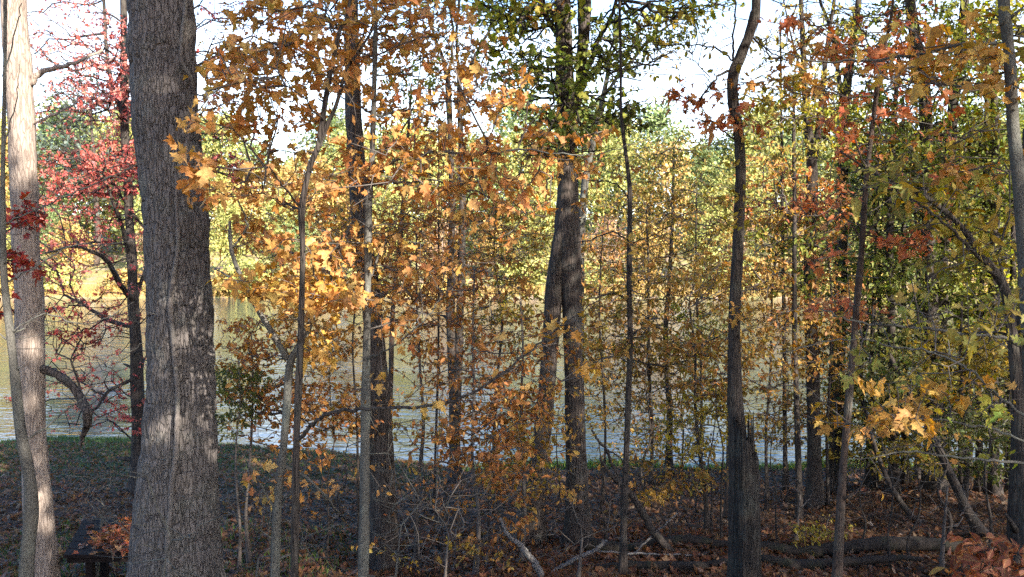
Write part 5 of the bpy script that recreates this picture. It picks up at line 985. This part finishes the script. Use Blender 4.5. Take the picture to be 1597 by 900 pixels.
# ------------------------------------------------------------------ unseen trees shading the near bank
def shade_tree(label, x, y, ht, crowns):
    root = thing('shade_tree', (x, y, float(ground(x, y))), label, 'tree', 'trees on the slope behind the viewer'); off = np.array(root.location)
    z0 = off[2]; mb = MB(); S = spline([(x, y, z0 - .2, .26), (x + .1, y, z0 + ht * .35, .2), (x - .1, y + .1, z0 + ht * .7, .12), (x, y, z0 + ht * .97, .02)], 8)
    mb.tube(S[:, :3], S[:, 3], 12); mb.build('trunk', B_OAK, root, off)
    tg = []
    for cx, cy, cz, rx, ry, rz, n in crowns:
        q = rng.normal(0, 1, (n, 3)); q /= np.linalg.norm(q, axis=1, keepdims=True); tg.append(np.array((cx, cy, cz)) + q * np.array((rx, ry, rz)) * rng.uniform(.2, 1, (n, 1)) ** .5)
    tg = np.vstack(tg); ch, tips, td = grow([(q[:3], q[3] * .7) for q in S[8:]], tg, .6, .007)
    mb = MB(); [mb.tube(P, R, 5, cap=False) for P, R in ch]; mb.build('twigs', B_DARK, root, off)
    m = len(tips) * 9; ii = np.repeat(np.arange(len(tips)), 9); mb = MB()
    add_leaves(mb, 'lobed', tips[ii] + rng.normal(0, .28, (m, 3)), rng.normal(0, 1, (m, 3)), np.array((0, 0, .6)) + rng.normal(0, .6, (m, 3)), rng.uniform(.15, .24, m), colours('warm', m))
    mb.build('crown', LEAF, root, off)
shade_tree('unseen tall amber oak added behind the viewer to dim skylight, nearest on the left', -4.5, -5, 15, [(-4.5, -5, 10.5, 3, 2.6, 4.5, 260)])
shade_tree('unseen tall amber oak added behind the viewer to dim skylight, farther on the left', -11, -4, 16, [(-11, -4, 11, 3.4, 2.6, 5, 260)])
shade_tree('unseen orange oak behind the viewer, crown shaped to leave a sun gap, first on the right', 6.9, -3.3, 14.5, [(5.1, -3.2, 13.4, 2.0, 1.5, 1.1, 190), (5.2, -3.2, 9.45, 2.4, 1.5, 1.75, 420)])
shade_tree('unseen broad amber oak added right behind the viewer to dim skylight', -2, -3.4, 15, [(-2.2, -2.6, 11.5, 2.6, 2.6, 2.6, 240)])
shade_tree('unseen amber oak added behind the viewer to dim skylight, a little left', -7.5, -1.5, 15, [(-7.5, -1.5, 11.5, 3, 2.6, 3.6, 240)])
shade_tree('tall orange oak standing behind the viewer, second on the right', 11.2, -4, 20, [(11.2, -4, 14.4, 3.3, 2.6, 5.6, 420)])
shade_tree('tall orange oak standing behind the viewer, third on the right', 16, -3.5, 19, [(16, -3.5, 13.5, 3.4, 2.8, 5.5, 400)])
shade_tree('tall orange oak standing behind the viewer, farthest on the right', 22, -3, 19, [(22, -3, 13, 4, 2.8, 6, 420)])
shade_tree('unseen amber oak far right of the viewer, placed to shade the right side', 28.5, -1, 18, [(28.5, -1, 12, 4, 3, 6, 380)])
shade_tree('old orange oak standing well behind the viewer in the second rank', 22.5, -13, 22, [(22.5, -13, 18, 5, 3, 5, 420)])
shade_tree('old orange oak standing well behind the viewer, rightmost of the second rank', 31, -12, 21, [(31, -12, 17, 5, 3, 5, 380)])
shade_tree('unseen dark green oak added just outside the right edge to block skylight', 8.6, 5.5, 15, [(8.6, 5.5, 9.5, 2.8, 2.6, 5, 280)])
shade_tree('unseen dark green oak added outside the right edge to block skylight, a little farther', 13, 9.5, 16, [(13, 9.5, 9.5, 3.2, 3, 5.5, 300)])
shade_tree('unseen tall green oak added beyond the right edge by the water to block skylight', 16.5, 16, 17, [(16.5, 16, 10, 3.4, 3, 6, 300)])
